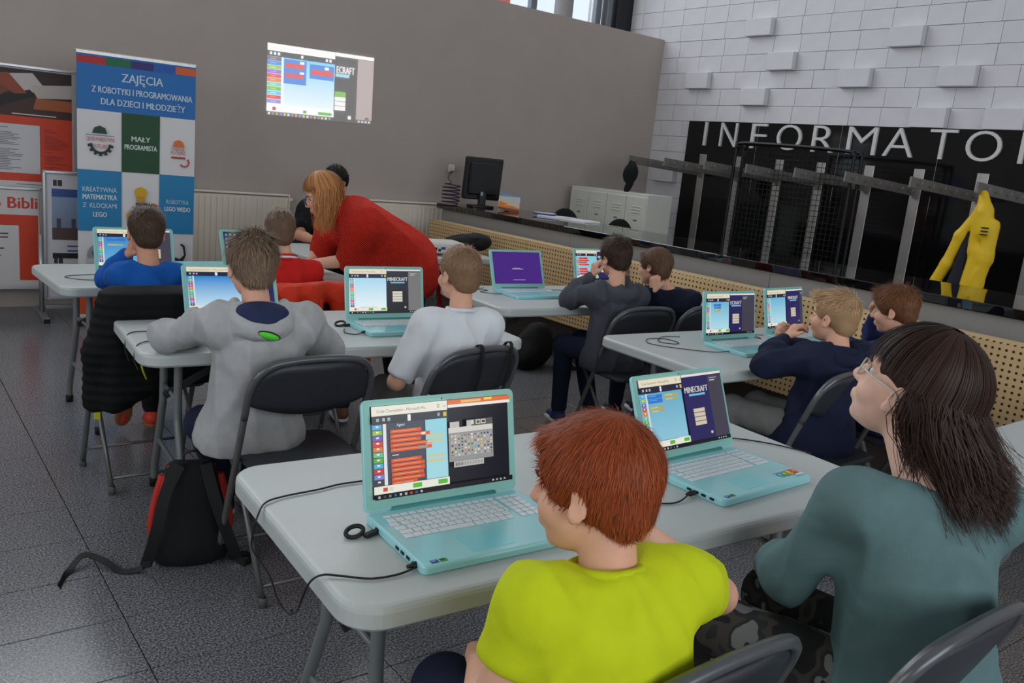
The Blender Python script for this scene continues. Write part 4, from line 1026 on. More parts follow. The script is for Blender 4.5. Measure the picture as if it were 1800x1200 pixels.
strap([(.05, -.02, .385), (.075, -.075, .30), (.11, -.1, .20), (.15, -.095, .10), (.175, -.08, .03)], .045, .006, bp, 'shoulder_strap')
strap([(-.17, -.07, .03), (-.2, -.06, .012), (-.26, -.05, .006), (-.31, 0, .02), (-.37, .05, .03), (-.41, .05, .03), (-.45, -.02, .006), (-.47, -.13, .004)], .028, .003, bp, 'loose_strap', (0, 1, .25))
strap([(.175, -.08, .03), (.21, -.09, .012), (.24, -.05, .008), (.22, -.01, .01), (.15, -.02, .012)], .028, .003, bp, 'loose_strap', (0, 0, 1))
for s in (-1, 1): MB().box((s*.168, -.075, .035), (.035, .01, .025), bev=.003).build('buckle', M_blkpl, bp)
strap([(-.035, .0, .375), (-.032, -.01, .42), (0, -.015, .435), (.032, -.01, .42), (.035, .0, .375)], .018, .004, bp, 'grab_handle', (0, 1, 0))
# dark bag on the floor by the counter plinth, and one under the white-shirted boy's chair
b2 = thing('backpack', 'dark backpack slumped on the floor against the counter plinth', 'backpack', (3.98, 4.85, 0))
organic('body', [ell((0, 0, .13), (.17, .13, .14)), ell((.05, 0, .22), (.12, .1, .12)), ell((-.1, -.05, .09), (.1, .1, .09))], M_canvas, b2, (0, 0, 0), .012, .06, wrinkle(.006, .8, 4))
strap([(.1, -.1, .2), (.2, -.16, .08), (.26, -.2, .01), (.34, -.25, .006)], .04, .005, b2, 'strap', (0, 0, 1))
b3 = thing('shoulder_bag', 'black bag with a long strap hanging on the white-shirted boy\'s chair', 'bag', (1.9, 2.36, 0))

# ================================================================== cables
M_cable = mat('black_cable', (12, 12, 14), .45)
def cable(pts, label, r=.0021, plugs=()):
    t = thing('cable', label, 'cable', tuple(pts[0]), 0, 'black charger cables')
    Q = np.array(pts)-np.array(pts[0])
    MB().tube(spline(Q, 10), r, 6).build('cord', M_cable, t)
    for (p, d, L) in plugs:
        p = np.array(p)-np.array(pts[0]); d = np.array(d, float); d /= np.linalg.norm(d)
        MB().tube([p, p+d*L*.3, p+d*L*.35, p+d*L], [.004, .0045, .007, .007], 8).build('plug', M_cable, t)
    return t
zt = TH+.004
cable([(.795, 1.235, zt+.004), (.75, 1.232, zt), (.70, 1.24, zt), (.66, 1.27, zt), (.63, 1.29, zt), (.608, 1.295, zt-.012), (.60, 1.31, .69), (.615, 1.36, .64), (.63, 1.42, .60)], 'cable plugged into the side of the nearest large laptop', plugs=[((.775, 1.24, TH+.01), (1, .02, 0), .03)])
cable([(.90, 1.66, zt), (.84, 1.662, zt), (.786, 1.653, zt), (.704, 1.647, zt), (.655, 1.63, zt), (.627, 1.60, zt-.014), (.618, 1.60, .69), (.62, 1.60, .655), (.636, 1.55, .62), (.638, 1.5, .585), (.644, 1.455, .577), (.635, 1.425, .605)], 'cable crossing the nearest table and hanging off its left end')
cable([(1.585, 1.265, TH+.012), (1.52, 1.25, zt), (1.46, 1.27, zt), (1.40, 1.31, zt), (1.34, 1.35, zt)], 'cable from the side of the egg-sticker laptop', plugs=[((1.57, 1.265, TH+.01), (1, 0, 0), .028)])
cable([(1.98, 1.52, zt), (2.02, 1.55, zt), (2.08, 1.53, zt), (2.14, 1.47, zt), (2.18, 1.40, zt), (2.2, 1.34, zt)], 'cable behind the egg-sticker laptop reaching the table end')
cable([(.95, 3.27, zt), (.90, 3.285, zt), (.84, 3.30, zt), (.79, 3.295, zt), (.762, 3.27, zt-.006), (.75, 3.25, .70), (.752, 3.2, .66)], 'upper cable draped off the left end of the hoodie boy\'s table')
cable([(.93, 3.13, zt), (.87, 3.145, zt), (.81, 3.14, zt), (.775, 3.12, zt), (.75, 3.09, zt-.006), (.738, 3.07, .70), (.742, 3.03, .67)], 'lower cable draped off the left end of the hoodie boy\'s table')
cable([(2.05, 3.45, zt), (2.12, 3.5, zt), (2.2, 3.49, zt), (2.28, 3.46, zt)], 'cable behind the bright-screened laptop')
cable([(1.655, 3.10, zt+.006), (1.60, 3.09, zt), (1.57, 3.13, zt), (1.60, 3.2, zt)], 'short cable looped at the bright-screened laptop', plugs=[((1.63, 3.10, TH+.01), (1, 0, 0), .03)])
cable([(3.14, 2.40, zt+.004), (3.05, 2.42, zt), (2.95, 2.50, zt), (2.88, 2.58, zt), (2.86, 2.65, zt), (2.93, 2.72, zt), (3.02, 2.70, zt), (3.03, 2.62, zt), (2.98, 2.6, zt), (2.94, 2.66, zt), (3.05, 2.74, zt), (3.15, 2.72, zt)], 'tangled thin cable on the empty table end', .002)
cable([(3.50, 2.60, zt), (3.56, 2.64, zt), (3.6, 2.58, zt), (3.64, 2.66, zt), (3.7, 2.64, zt)], 'short cable between the two laptops before the blond boy', .002)
cable([(2.97, 3.93, zt), (2.9, 3.9, zt), (2.84, 3.98, zt), (2.92, 4.02, zt), (2.86, 4.06, zt), (2.95, 4.1, zt)], 'thin cable left of the purple-screened laptop', .002)
cable([(3.33, 3.98, zt), (3.42, 3.99, zt), (3.5, 3.95, zt), (3.62, 3.93, zt)], 'thin cable right of the purple-screened laptop', .002)
cable([(.97, 4.47, zt), (.88, 4.45, zt), (.80, 4.50, zt), (.78, 4.56, zt), (.85, 4.60, zt), (.95, 4.62, zt)], 'looped cable on the far left table end', .002)
cable([(1.32, 4.72, zt), (1.36, 4.66, zt+.03), (1.42, 4.65, zt+.045), (1.47, 4.68, zt+.02), (1.48, 4.72, zt)], 'small cable loop in front of the closed laptop', .002)
dg = thing('headset_dongle', 'black loop dongle lying by the hinge of the nearest large laptop', 'dongle', (.775, 1.415, TH))
aa = np.linspace(0, 2*math.pi, 24, endpoint=False)
MB().tube(np.column_stack([.018*np.cos(aa)-.02, .012*np.sin(aa), .010+.006*np.sin(aa+.6)]), .0048, 8, closed=True).build('loop', M_cable, dg)
MB().box((.012, -.014, .006), (.04, .014, .009), R=rotz(.3), bev=.002).build('plug', M_cable, dg)
d2 = thing('headset_dongle', 'black loop dongle by the hinge of the bright-screened laptop', 'dongle', (1.635, 3.27, TH))
MB().tube(np.column_stack([.022*np.cos(aa)-.02, .014*np.sin(aa), .011+.007*np.sin(aa+.6)]), .0048, 8, closed=True).build('loop', M_cable, d2)
MB().box((.01, -.014, .006), (.04, .014, .009), bev=.002).build('plug', M_cable, d2)
# loose paper on the far table
tag(MB().box((0, 0, .001), (.24, .17, .002)).build('paper_sheet', M_paper, None, (2.66, 5.46, TH), (0, 0, .3)), 'white sheet of paper on the instructor\'s table', 'paper')
# ================================================================== people
def skin(name, rgb): 
    m = mat(name, rgb, .55, var=.05, vscale=40, spec=.35); b = m.node_tree.nodes['Principled BSDF']
    b.inputs['Subsurface Weight'].default_value = .12; b.inputs['Subsurface Radius'].default_value = (.01, .004, .002); return m
M_skin = skin('fair_skin', (226, 172, 144)); M_skin2 = skin('warm_skin', (214, 156, 126))
M_hair = print_mat('hair', .5, spec=.22)
M_eye = mat('eye_white', (225, 220, 216), .2); M_iris = mat('iris', (50, 44, 40), .15); M_brow = mat('brow', (70, 50, 36), .8)
def cloth(name, rgb, rough=.88, b=.35, bs=420, var=.06, fold=.5):
    m = mat(name, rgb, rough, var=var, vscale=25, bump=b, bscale=bs, spec=.25); nt = m.node_tree
    b1 = [n for n in nt.nodes if n.type == 'BUMP'][0]; mp = [n for n in nt.nodes if n.type == 'MAPPING'][0]
    n = nt.nodes.new('ShaderNodeTexNoise'); n.inputs['Scale'].default_value = 7.5; n.inputs['Detail'].default_value = 1.5; n.inputs['Distortion'].default_value = .8
    b2 = nt.nodes.new('ShaderNodeBump'); b2.inputs['Strength'].default_value = fold*1.1; b2.inputs['Distance'].default_value = .03
    nt.links.new(mp.outputs[0], n.inputs['Vector']); nt.links.new(n.outputs['Fac'], b2.inputs['Height']); nt.links.new(b2.outputs[0], b1.inputs['Normal'])
    return m
def unit(v): v = np.array(v, float); return v/(np.linalg.norm(v)+1e-12)
A = lambda *v: np.array(v, float)
def headR(yaw, pitch=0, roll=0): return rotz(R_(yaw)) @ rotx(R_(pitch)) @ roty(R_(roll))
def head_prims(C, R, s):
    L = lambda *p: C+R@(s*A(*p))
    E = lambda p, r, Q=None, sub=False: ell(L(*p), A(*r)*s, R if Q is None else R@Q, sub)
    out = [E((0, -.012, .030), (.073, .092, .082)), E((0, .028, -.035), (.058, .062, .072)), E((0, .045, -.078), (.036, .036, .03)), E((0, .066, -.092), (.018, .016, .014)),
           E((.034, .052, -.032), (.028, .03, .028)), E((-.034, .052, -.032), (.028, .03, .028)), E((0, .066, .022), (.05, .024, .02)),
           cone(L(0, .088, .008), L(0, .104, -.026), .007*s, .0115*s), E((.010, .094, -.029), (.008, .009, .007)), E((-.010, .094, -.029), (.008, .009, .007)),
           E((0, .086, -.056), (.022, .011, .006)), E((0, .084, -.066), (.019, .011, .007))]
    for q in (-1, 1):
        out += [E((q*.031, .092, .004), (.016, .012, .010), None, True)]
    ears = []
    for q in (-1, 1):
        Q = rotz(q*R_(-22)) @ rotx(R_(-8))
        ears += [E((q*.078, -.006, -.010), (.007, .017, .026), Q), E((q*.075, .002, -.032), (.007, .009, .010), Q), E((q*.086, -.003, -.006), (.006, .010, .018), Q, True)]
    return out+ears
def hand_prims(W, d, n, s=1., curl=.35, thumb=1, spread=1.):
    """W wrist, d finger direction, n palm normal, thumb=+-1 side of the thumb"""
    d = unit(d); n = unit(A(*n)-d*(A(*n)@d)); b = np.cross(n, d)*thumb; W = A(*W); out = []
    out.append(ell(W+d*.042*s, A(.034, .042, .013)*s, np.column_stack([b, d, n])))
    for i, (ln, o) in enumerate(((.062, -.026), (.070, -.009), (.065, .008), (.050, .024))):
        o = -o*spread; K = W+d*(.078-.006*abs(i-1.3))*s+b*o*s; out.append(cone(W+d*.02*s+b*o*.6*s, K, .010*s, .0098*s))
        a = 0; p = K
        for j, fr in enumerate((.45, .32, .25)):
            a += curl*(1.0+.15*i); q = p+(math.cos(a)*d+math.sin(a)*n)*ln*fr*s*1.05
            out.append(cone(p, q, (.0092-.0012*j)*s, (.0084-.0012*j)*s)); p = q
    p = W+d*.018*s+b*.026*s; q = p+unit(d*.75+b*.55+n*.35)*.036*s; r = q+unit(d*.9+b*.15+n*(.2+curl*.6))*.030*s
    out += [cone(p, q, .0125*s, .0105*s), cone(q, r, .0102*s, .0085*s)]
    return out
def ribbons(P0, P1, P2, N, w):
    D = P2-P0; S = np.cross(D, N); S /= np.linalg.norm(S, axis=1)[:, None]+1e-9; w = np.asarray(w)[:, None]
    V = np.stack([P0-S*w*.5, P0+S*w*.5, P1-S*w*.42, P1+S*w*.42, P2-S*w*.08, P2+S*w*.08], 1).reshape(-1, 3); n = len(P0)
    b = np.arange(n)[:, None]*6; Q = np.concatenate([b+A(0, 1, 3, 2), b+A(2, 3, 5, 4)]).astype(int); return V, Q
def finish_hair(name, parent, origin, geo):
    V = np.concatenate([g[0] for g in geo]); o = 0; Q = []; Cc = []
    for v, q, c in geo: Q.append(q+o); o += len(v); Cc.append(c)
    me = raw_mesh(name, V-A(*origin), np.concatenate(Q), M_hair, True, np.concatenate(Cc)); return link(name, me, parent)
def colarr(rgb, mult): c = A(*lin(rgb)); m = np.asarray(mult)[:, None]; return np.column_stack([np.clip(c*m, 0, 1), np.ones(len(m))])
def short_hair(parent, origin, C, R, s, rgb, th=.008, n=3000, L=.022, lift=.35, top=1.5, side=.8, vox=.006, w=.002, crown=(0, -.045, .115), sides=None, front=0., seed=1, down=0., hairline=0.):
    r = np.random.default_rng(seed); Lc = lambda *p: C+R@(s*A(*p)); E = lambda p, q, sub=False: ell(Lc(*p), A(*q)*s, R, sub)
    pr = [E((0, -.014, .033), (.0755+th*.8, .0955+th, .084+th)), E((0, -.056, -.022), (.058+th*.5, .046+th*.4, .056)),
          E((0, .108, -.047+hairline), (.088, .078, .088), True), E((0, -.02, -.137), (.13, .14, .066), True), E((.088, .012, -.026), (.028, .032, .040), True), E((-.088, .012, -.026), (.028, .032, .040), True)]
    if front: pr.append(E((0, .062, .078), (.05, .03, .02+front)))
    V, Q = sdf(pr, vox*s, .014*s)
    geo = [(V, Q, colarr(rgb, np.full(len(V), .72)))]
    tri = V[Q]; cen = tri.mean(1); nn = np.cross(tri[:, 2]-tri[:, 0], tri[:, 3]-tri[:, 1]); ar = np.linalg.norm(nn, axis=1); nn /= ar[:, None]+1e-12
    lc = ((cen-C)@R)/s; ok = ((lc[:, 0]/.073)**2+((lc[:, 1]+.012)/.092)**2+((lc[:, 2]-.03)/.082)**2) > 1.01
    idx = r.choice(np.where(ok)[0], n, p=ar[ok]/ar[ok].sum()); p = cen[idx]+r.normal(size=(n, 3))*vox*.4*s; N = nn[idx]; lp = lc[idx]
    cr = Lc(*crown); t = p-cr; t -= N*(t*N).sum(1)[:, None]; t /= np.linalg.norm(t, axis=1)[:, None]+1e-6
    t += np.array([0, 0, -down]); 
    f = np.clip((lp[:, 2]-.03)/.07, 0, 1); lf = lift*(.35+.65*f); ln = L*s*(side+(top-side)*f)*r.uniform(.7, 1.25, n)
    if sides is not None: mult0 = np.where(lp[:, 2] < .045, sides, 1.)
    else: mult0 = np.ones(n)
    jit = r.normal(size=(n, 3))*.16
    D = t*(1-lf)[:, None]+N*lf[:, None]+jit; D /= np.linalg.norm(D, axis=1)[:, None]
    P0 = p-N*.003*s; P1 = P0+D*ln[:, None]*.55; P2 = P0+D*ln[:, None]+(t-N*.35)*(ln*.18)[:, None]
    Vr, Qr = ribbons(P0, P1, P2, N, np.full(n, w*s)*r.uniform(.7, 1.4, n))
    mu = r.uniform(.55, 1.4, n)*mult0; geo.append((Vr, Qr, colarr(rgb, np.repeat(mu, 6)*np.tile([.7, .7, 1., 1., 1.25, 1.25], n))))
    return finish_hair('hair', parent, origin, geo)
def long_hair(parent, origin, C, R, s, rgb, end_z, n=1600, w=.004, vox=.008, bang=.7, seed=1, flare=.02, fmin=48, back=(0, -.03), tipj=.05, bmax=None, tuck=False):
    """strands combed from a parting over the skull, then hanging"""
    r = np.random.default_rng(seed); a = A(.084, .102, .094)*s; O = C+R@(s*A(0, -.012, .03))
    def surf(th, ph, sg, ex): return O+R@(A(sg*math.sin(th)*math.sin(ph)*(a[0]+ex), math.sin(th)*math.cos(ph)*(a[1]+ex), math.cos(th)*(a[2]+ex)))
    pr = [ell(O, a-.007*s, R)]; Lc = lambda *p: C+R@(s*A(*p))
    for sg in (-1, 1):
        for ph in ((112, 130, 150, 170) if tuck else (95, 120, 145, 170)):
            q = surf(R_(80), R_(ph), sg, -.026*s); e = q.copy(); ez = end_z(ph, sg); e[2] = ez+.06; e[:2] += (q[:2]-O[:2])*flare*3+A(*back)*(.5 if ph > 110 else .1)
            pr += [cone(q, (q+e)/2, .024*s, .026*s), cone((q+e)/2, e, .026*s, .012*s)]
    pr += [ell(Lc(0, .105, -.045), A(.078, .07, .088)*s, R, True)]
    if tuck: pr += [ell(Lc(q*.075, .045, -.045), A(.035, .062, .06)*s, R, True) for q in (-1, 1)]
    V, Q = sdf(pr, vox, .018*s); geo = [(V, Q, colarr(rgb, np.full(len(V), .8)))]
    for i in range(n):
        sg = r.choice((-1, 1)); bg = r.random() < .28
        ph = r.uniform(2, bmax or fmin) if bg else r.uniform(fmin, 180); ph_ = R_(ph); ex = r.uniform(.003, .018)*s; pts = []
        tmax = R_(bang*90+r.uniform(-8, 8)) if bg else R_(88)
        for t in np.linspace(R_(6), tmax, 7):
            pp = surf(t, ph_*(1 if not bg else 1-.45*(1-t/tmax)*max(0., 1-ph/(bmax or fmin)*1.1)), sg, ex); pts.append(pp)
        if not bg:
            q = pts[-1]; ez = end_z(ph, sg)+r.normal()*tipj; hgt = max(.02, q[2]-ez); out = (q-O); out[2] = 0; bk = A(*back, 0)*(1 if ph > 110 else .2)
            wav = r.normal(size=2)*.014
            for u in (.2, .4, .6, .8, 1.):
                pts.append(q+A(0, 0, -hgt*u)+out*flare*3*u+bk*u*u+A(wav[0]*math.sin(4*u), wav[1]*math.sin(3.3*u), 0)-out*.12*(u**3))
        P = np.array(pts); m = len(P); T = np.gradient(P, axis=0); T /= np.linalg.norm(T, axis=1)[:, None]+1e-9
        Nn = P-O; Nn[7:, 2] *= .2; S = np.cross(T, Nn); S /= np.linalg.norm(S, axis=1)[:, None]+1e-9
        wd = w*np.linspace(1, .35, m)*r.uniform(.6, 1.3); vv = np.empty((2*m, 3)); vv[0::2] = P-S*wd[:, None]/2; vv[1::2] = P+S*wd[:, None]/2
        qq = np.array([(2*k, 2*k+1, 2*k+3, 2*k+2) for k in range(m-1)]); geo.append((vv, qq, colarr(rgb, np.full(2*m, r.uniform(.6, 1.35)))))
    return finish_hair('hair', parent, origin, geo)
def eyes(parent, origin, C, R, s, brow=True):
    for q in (-1, 1):
        c = C+R@(s*A(q*.031, .067, .002)); MB().ell(c-origin, A(.0112, .0112, .0105)*s, n=12, m=8).build('eye', M_eye, parent)
        c2 = C+R@(s*A(q*.031, .0768, .001)); MB().ell(c2-origin, A(.0055, .0032, .0055)*s, R, n=10, m=6).build('iris', M_iris, parent)
        if brow:
            P = [C+R@(s*A(q*x, y, z)) for x, y, z in ((.014, .091, .019), (.03, .089, .0245), (.048, .077, .02))]
            MB().tube([p-origin for p in P], [.0025*s, .0032*s, .0015*s], 6, flat=.6).build('eyebrow', M_brow, parent)

def person(label, J, cfg):
    """J joints in world metres; returns the thing"""
    J = {k: A(*v) for k, v in J.items()}; s = cfg.get('s', .94); b = cfg.get('b', 1.); vox = cfg.get('vox', .007); hv = cfg.get('hv', .0048)
    PV = J['PV']; org = A(PV[0], PV[1], 0); t = thing('person', label, 'person', tuple(org)); C, R = J['C'], cfg['R']
    mid = (J['SL']+J['SR'])/2; side = unit((J['SR']-J['SL'])*A(1, 1, .3)); up = unit(mid-PV); N = J['N']; fw = np.cross(up, side)
    cw = np.linalg.norm(J['SR']-J['SL'])*.5; ch = mid-up*.075*s
    hs = unit(J['KR']+J['KL']-2*PV); hside = cfg.get('hside'); hside = side if hside is None else unit(hside)
    hL, hR = PV-hside*.075*b, PV+hside*.075*b
    # --- continuous body (skin): head, neck, trunk, limbs, hands
    hb = C+R@(s*A(0, -.022, -.055))
    body = head_prims(C, R, s)+[cone(N-up*.05, hb, .05*s*b**.5, .045*s*b**.3)]
    body += [cone(PV, ch, .075*b, .078*b), cone(J['SL']+side*.02, J['SR']-side*.02, .03, .03), cone(hL, J['KL'], .05*b, .04*b), cone(J['KL'], J['AL'], .038*b, .028), cone(hR, J['KR'], .05*b, .04*b), cone(J['KR'], J['AR'], .038*b, .028)]
    for q in 'LR':
        S_, E_, W_ = J['S'+q], J['E'+q], J['W'+q]
        ar = 1. if cfg.get('sleeve', 'long') == 'short' else .8
        body += [cone(S_, E_, .036*b*ar, .033*b*ar), cone(E_, (E_*.65+W_*.35), .033*b*ar, .033*b*ar), cone(E_*.65+W_*.35, W_, .033*b*ar, .0215*s)]
        if cfg.get('hand'+q): d, n, c = cfg['hand'+q]; body += hand_prims(W_, d, n, s*cfg.get('hs', .92), c, 1 if q == 'L' else -1)
    V, Q = sdf(body, hv, .011*s, None, None); link('body', raw_mesh('body', V-org, Q, cfg.get('skin', M_skin)), t)
    eyes(t, org, C, R, s) if cfg.get('eyes', True) else None
    # --- upper garment
    g = cfg.get('g', 1.)*b; sw = cfg.get('belly', 1.)
    wi = max(.02, cw-.075*g)
    sh = [cone(hL*.75+hR*.25, ch-side*wi*.75, .098*g*sw, .088*g), cone(hR*.75+hL*.25, ch+side*wi*.75, .098*g*sw, .088*g), cone(PV+fw*.015, ch+fw*.01, .105*g*sw, .09*g),
          cone(J['SL']+side*.01, J['SR']-side*.01, .046*g, .046*g), cone(N-up*.035, J['SL'], .046*s, .046*g), cone(N-up*.035, J['SR'], .046*s, .046*g)]
    hem = PV-up*cfg.get('hem', .05); sh += [cone(hem-side*.07*b, hem+side*.07*b, .10*g*sw, .10*g*sw)]
    op = []
    for q in 'LR':
        S_, E_, W_ = J['S'+q], J['E'+q], J['W'+q]
        if cfg.get('sleeve', 'long') == 'short':
            fr = cfg.get('slen', .62); e = S_*(1-fr)+E_*fr; sh += [cone(S_, e, .052*g, .055*g)]; op.append(ell(e+unit(e-S_)*.062*g, A(.052, .052, .052)*g, None, True))
        else:
            e = E_*.1+W_*.9; sh += [cone(S_, E_, .052*g, .045*g), cone(E_, E_*.5+W_*.5, .045*g, .042*g), cone(E_*.5+W_*.5, e, .042*g, .032*g)]
    # open neck: hollow where the neck passes
    sh += [ell(N+up*.045+fw*.012, A(.058, .058, .05)*s*cfg.get('neck', 1.), np.column_stack([side, fw, up]), True)]
    fo = wrinkle(2.1*cfg.get('wr', .0035), cfg.get('ws', .7), cfg.get('seed', 1), .5)
    V, Q = sdf(sh+op, vox, .042*g, fo, [(PV-up*(cfg.get('hem', .05)+.035), -unit(up*.5+A(0, 0, .5)))]); link(cfg.get('gname', 'sweatshirt'), raw_mesh('garment', V-org, Q, cfg['top']), t)
    if cfg.get('hood'):
        bk = -fw; hz = cfg['hood']; Rb = np.column_stack([side, bk, up]); hc = N+bk*.068*hz-up*.035
        hd = [N+side*(.082*math.sin(a))*hz+bk*(.02+.085*math.cos(a))*hz+up*(-.006-.032*math.cos(a)) for a in np.linspace(-1.9, 1.9, 11)]
        hp = [cone(p, q, .022*hz, .022*hz) for p, q in zip(hd[:-1], hd[1:])]+[ell(hc-up*.035, A(.105, .036, .075)*hz, Rb), ell(hc-up*.075, A(.06, .03, .07)*hz, Rb), ell(N+up*.05+bk*.02, A(.062, .075, .06)*hz, Rb, True)]
        V, Q = sdf(hp, vox*.9, .03*hz, wrinkle(.003, .9, 4)); link('hood', raw_mesh('hood', V-org, Q, cfg['top']), t)
        d = V-N; ok = (np.abs(d@side-.03) < .02) & (np.abs(d@up+.05) < .015); cfg['hoodV'] = V[ok][np.argmax(d[ok]@bk)] if ok.any() else hc
    # --- trousers and shoes
    tr = [cone(hL, hR, .07*b, .07*b)]
    for q, h in (('L', hL), ('R', hR)):
        tr += [cone(h, J['K'+q], .072*b, .058*b), cone(J['K'+q], J['A'+q]+A(0, 0, .03), .058*b, .046*b)]
    V, Q = sdf(tr, vox*1.3, .03, wrinkle(.004, .8, 5, .5)); link('trousers', raw_mesh('trousers', V-org, Q, cfg['pants']), t)
    for q in 'LR':
        a = J['A'+q]; fd = unit(cfg.get('foot'+q, fw*A(1, 1, 0))); tz = unit(np.cross(fd, unit(np.cross(fd, A(0, 0, 1)))))
        sp = [cone(a+tz*.025-fd*.025, a+tz*.045+fd*.11, .036, .030), cone(a, a+tz*.03+fd*.02, .034, .036)]
        V, Q = sdf(sp, .007, .02); link('shoe', raw_mesh('shoe', V-org, Q, cfg['shoes']), t)
        c0 = a+tz*.058; sd_ = np.cross(fd, tz); V, Q = sdf([ell(c0+fd*.005, A(.042, .06, .022), np.column_stack([sd_, fd, tz])), ell(c0+fd*.085, A(.044, .062, .020), np.column_stack([sd_, fd, tz]))], .006, .03, None, [(c0+tz*.012, tz)])
        link('sole', raw_mesh('sole', V-org, Q, cfg.get('sole', M_paper)), t)
    return t, C, R, s, org, dict(side=side, up=up, fw=fw, ch=ch, mid=mid, N=N)
def ringband(t, org, N, up, fw, side, r, m, name='collar', th=.008, off=0.):
    aa = np.linspace(0, 2*math.pi, 28, endpoint=False)
    MB().tube([N+up*(off+.01*math.cos(a))+side*r*math.sin(a)-fw*r*math.cos(a)*1.0-org for a in aa], th, 6, closed=True).build(name, m, t)
M_jeans = cloth('dark_denim', (34, 40, 62)); M_blackp = cloth('black_trousers', (22, 22, 26)); M_greyp = cloth('grey_joggers', (128, 126, 124))
M_shoe = mat('dark_shoe', (34, 34, 38), .6); M_redshoe = mat('orange_red_shoe', (206, 62, 40), .6); M_gum = mat('gum_sole', (150, 92, 50), .6); M_blueshoe = mat('blue_shoe', (30, 58, 104), .6); M_brownshoe = mat('brown_shoe', (112, 78, 52), .6)
def sit_legs(x, y, z=.53, kx=.09, ky=.36, fx=.10, fy=.34, lean=0):
    return dict(PV=(x, y, z), KL=(x-kx+lean, y+ky, z-.01), KR=(x+kx+lean, y+ky, z-.01), AL=(x-fx+lean, y+fy, .085), AR=(x+fx+lean, y+fy, .085))

# --- boy in the lime shirt
chair(1.0, .84, 0, 'nearest folding chair, behind the boy in the lime shirt')
M_lime = cloth('lime_jersey', (202, 214, 26), .85, .2, 500, .03)
J = sit_legs(.905, .79, .53); J.update(KL=(.80, 1.12, .56), AL=(.74, 1.10, .09), C=(.862, .87, 1.032), N=(.868, .822, .92), SL=(.735, .83, .888), SR=(1.0, .795, .878), EL=(.70, .87, .70), WL=(.80, 1.03, .66), ER=(1.18, .85, .785), WR=(1.245, 1.10, .79))
t, C, R, s, org, F = person('red-haired boy in a lime T-shirt turned towards the nearest laptop', J, dict(R=headR(24, -8, 3), s=.93, top=M_lime, pants=M_jeans, shoes=M_shoe, sleeve='short', slen=.45, gname='t_shirt', vox=.006, hv=.0042, g=1.0, handR=(A(.2, 1, 0), A(0, 0, -1), .2), handL=(A(.7, .7, -.1), A(0, 0, -1), .3), wr=.0028, belly=1.03, seed=3))
short_hair(t, org, C, R, s, (160, 76, 38), .011, 16000, .022, .2, 1.2, .9, .005, .0011, seed=2, down=.2, front=.004)
ringband(t, org, F['N']+F['fw']*.008, F['up'], F['fw'], F['side'], .058*s, M_lime, 'collar', .008)

# --- girl in teal
chair(1.50, .70, 0, 'folding chair at the right, behind the girl in teal')
M_tealk = cloth('teal_sweater', (98, 126, 127), .9, .35, 500, .05)
def camo():
    m = cloth('camouflage_cotton', (70, 70, 66)); nt = m.node_tree; r = [n for n in nt.nodes if n.type == 'VALTORGB'][0]; n = [k for k in nt.nodes if k.type == 'TEX_NOISE'][0]; n.inputs['Scale'].default_value = 14; n.inputs['Detail'].default_value = 1.5
    r.color_ramp.interpolation = 'CONSTANT'; e = r.color_ramp.elements; e[0].position = 0; e[0].color = (*lin((40, 40, 40)), 1); e[1].position = .46; e[1].color = (*lin((74, 70, 64)), 1); x = e.new(.55); x.color = (*lin((54, 54, 54)), 1); x = e.new(.61); x.color = (*lin((128, 128, 126)), 1); return m
J = sit_legs(1.64, .70, .53, .10, .40, .11, .36); J.update(KL=(1.42, 1.10, .56), AL=(1.40, 1.06, .09), C=(1.625, .80, 1.135), N=(1.605, .725, 1.0), SL=(1.485, .80, .93), SR=(1.745, .655, .925), EL=(1.51, .93, .71), WL=(1.65, 1.04, .68), ER=(1.82, .80, .70), WR=(1.72, 1.02, .68))
t, C, R, s, org, F = person('girl with long dark hair and glasses in a teal sweater', J, dict(R=headR(5, 19, 3), s=1.03, b=1.12, top=M_tealk, pants=camo(), shoes=M_shoe, gname='sweater', neck=1.3, skin=skin('pale_skin', (238, 192, 172)), vox=.0065, hv=.0048, g=.98, belly=1.12, handL=(A(.9, .3, -.1), A(0, 0, -1), .4), handR=(A(-.8, .5, 0), A(0, 0, -1), .4), wr=.0045, ws=.55, seed=8))
long_hair(t, org, C, R, s, (56, 37, 30), lambda ph, sg: (1.04 if ph < 110 else .97) if sg < 0 else .955, 4800, .003, .008, .92, 4, .03, 93, (.035, -.075), .03, 100, True)
M_spec = mat('pale_frame', (214, 206, 190), .25)
for q in (-1, 1):
    aa = np.linspace(0, 2*math.pi, 20, endpoint=False); c = A(q*.032, .097, -.001)
    MB().tube([C+R@(c+A(.021*math.cos(a), -.006*abs(math.cos(a)), .018*math.sin(a)))-org for a in aa], .0022, 6, closed=True).build('glasses_rim', M_spec, t)
    MB().ell(C+R@(c+A(0, -.003, 0))-org, A(.020, .0012, .017), R, 14, 6).build('glasses_lens', M_glass, t)
    MB().tube([C+R@A(q*.053, .092, .004)-org, C+R@A(q*.079, .06, .006)-org, C+R@A(q*.086, .0, .004)-org, C+R@A(q*.084, -.02, -.012)-org], .0022, 6).build('glasses_arm', M_spec, t)
MB().tube([C+R@A(-.011, .098, .004)-org, C+R@A(0, .101, .007)-org, C+R@A(.011, .098, .004)-org], .0022, 6).build('glasses_bridge', M_spec, t)

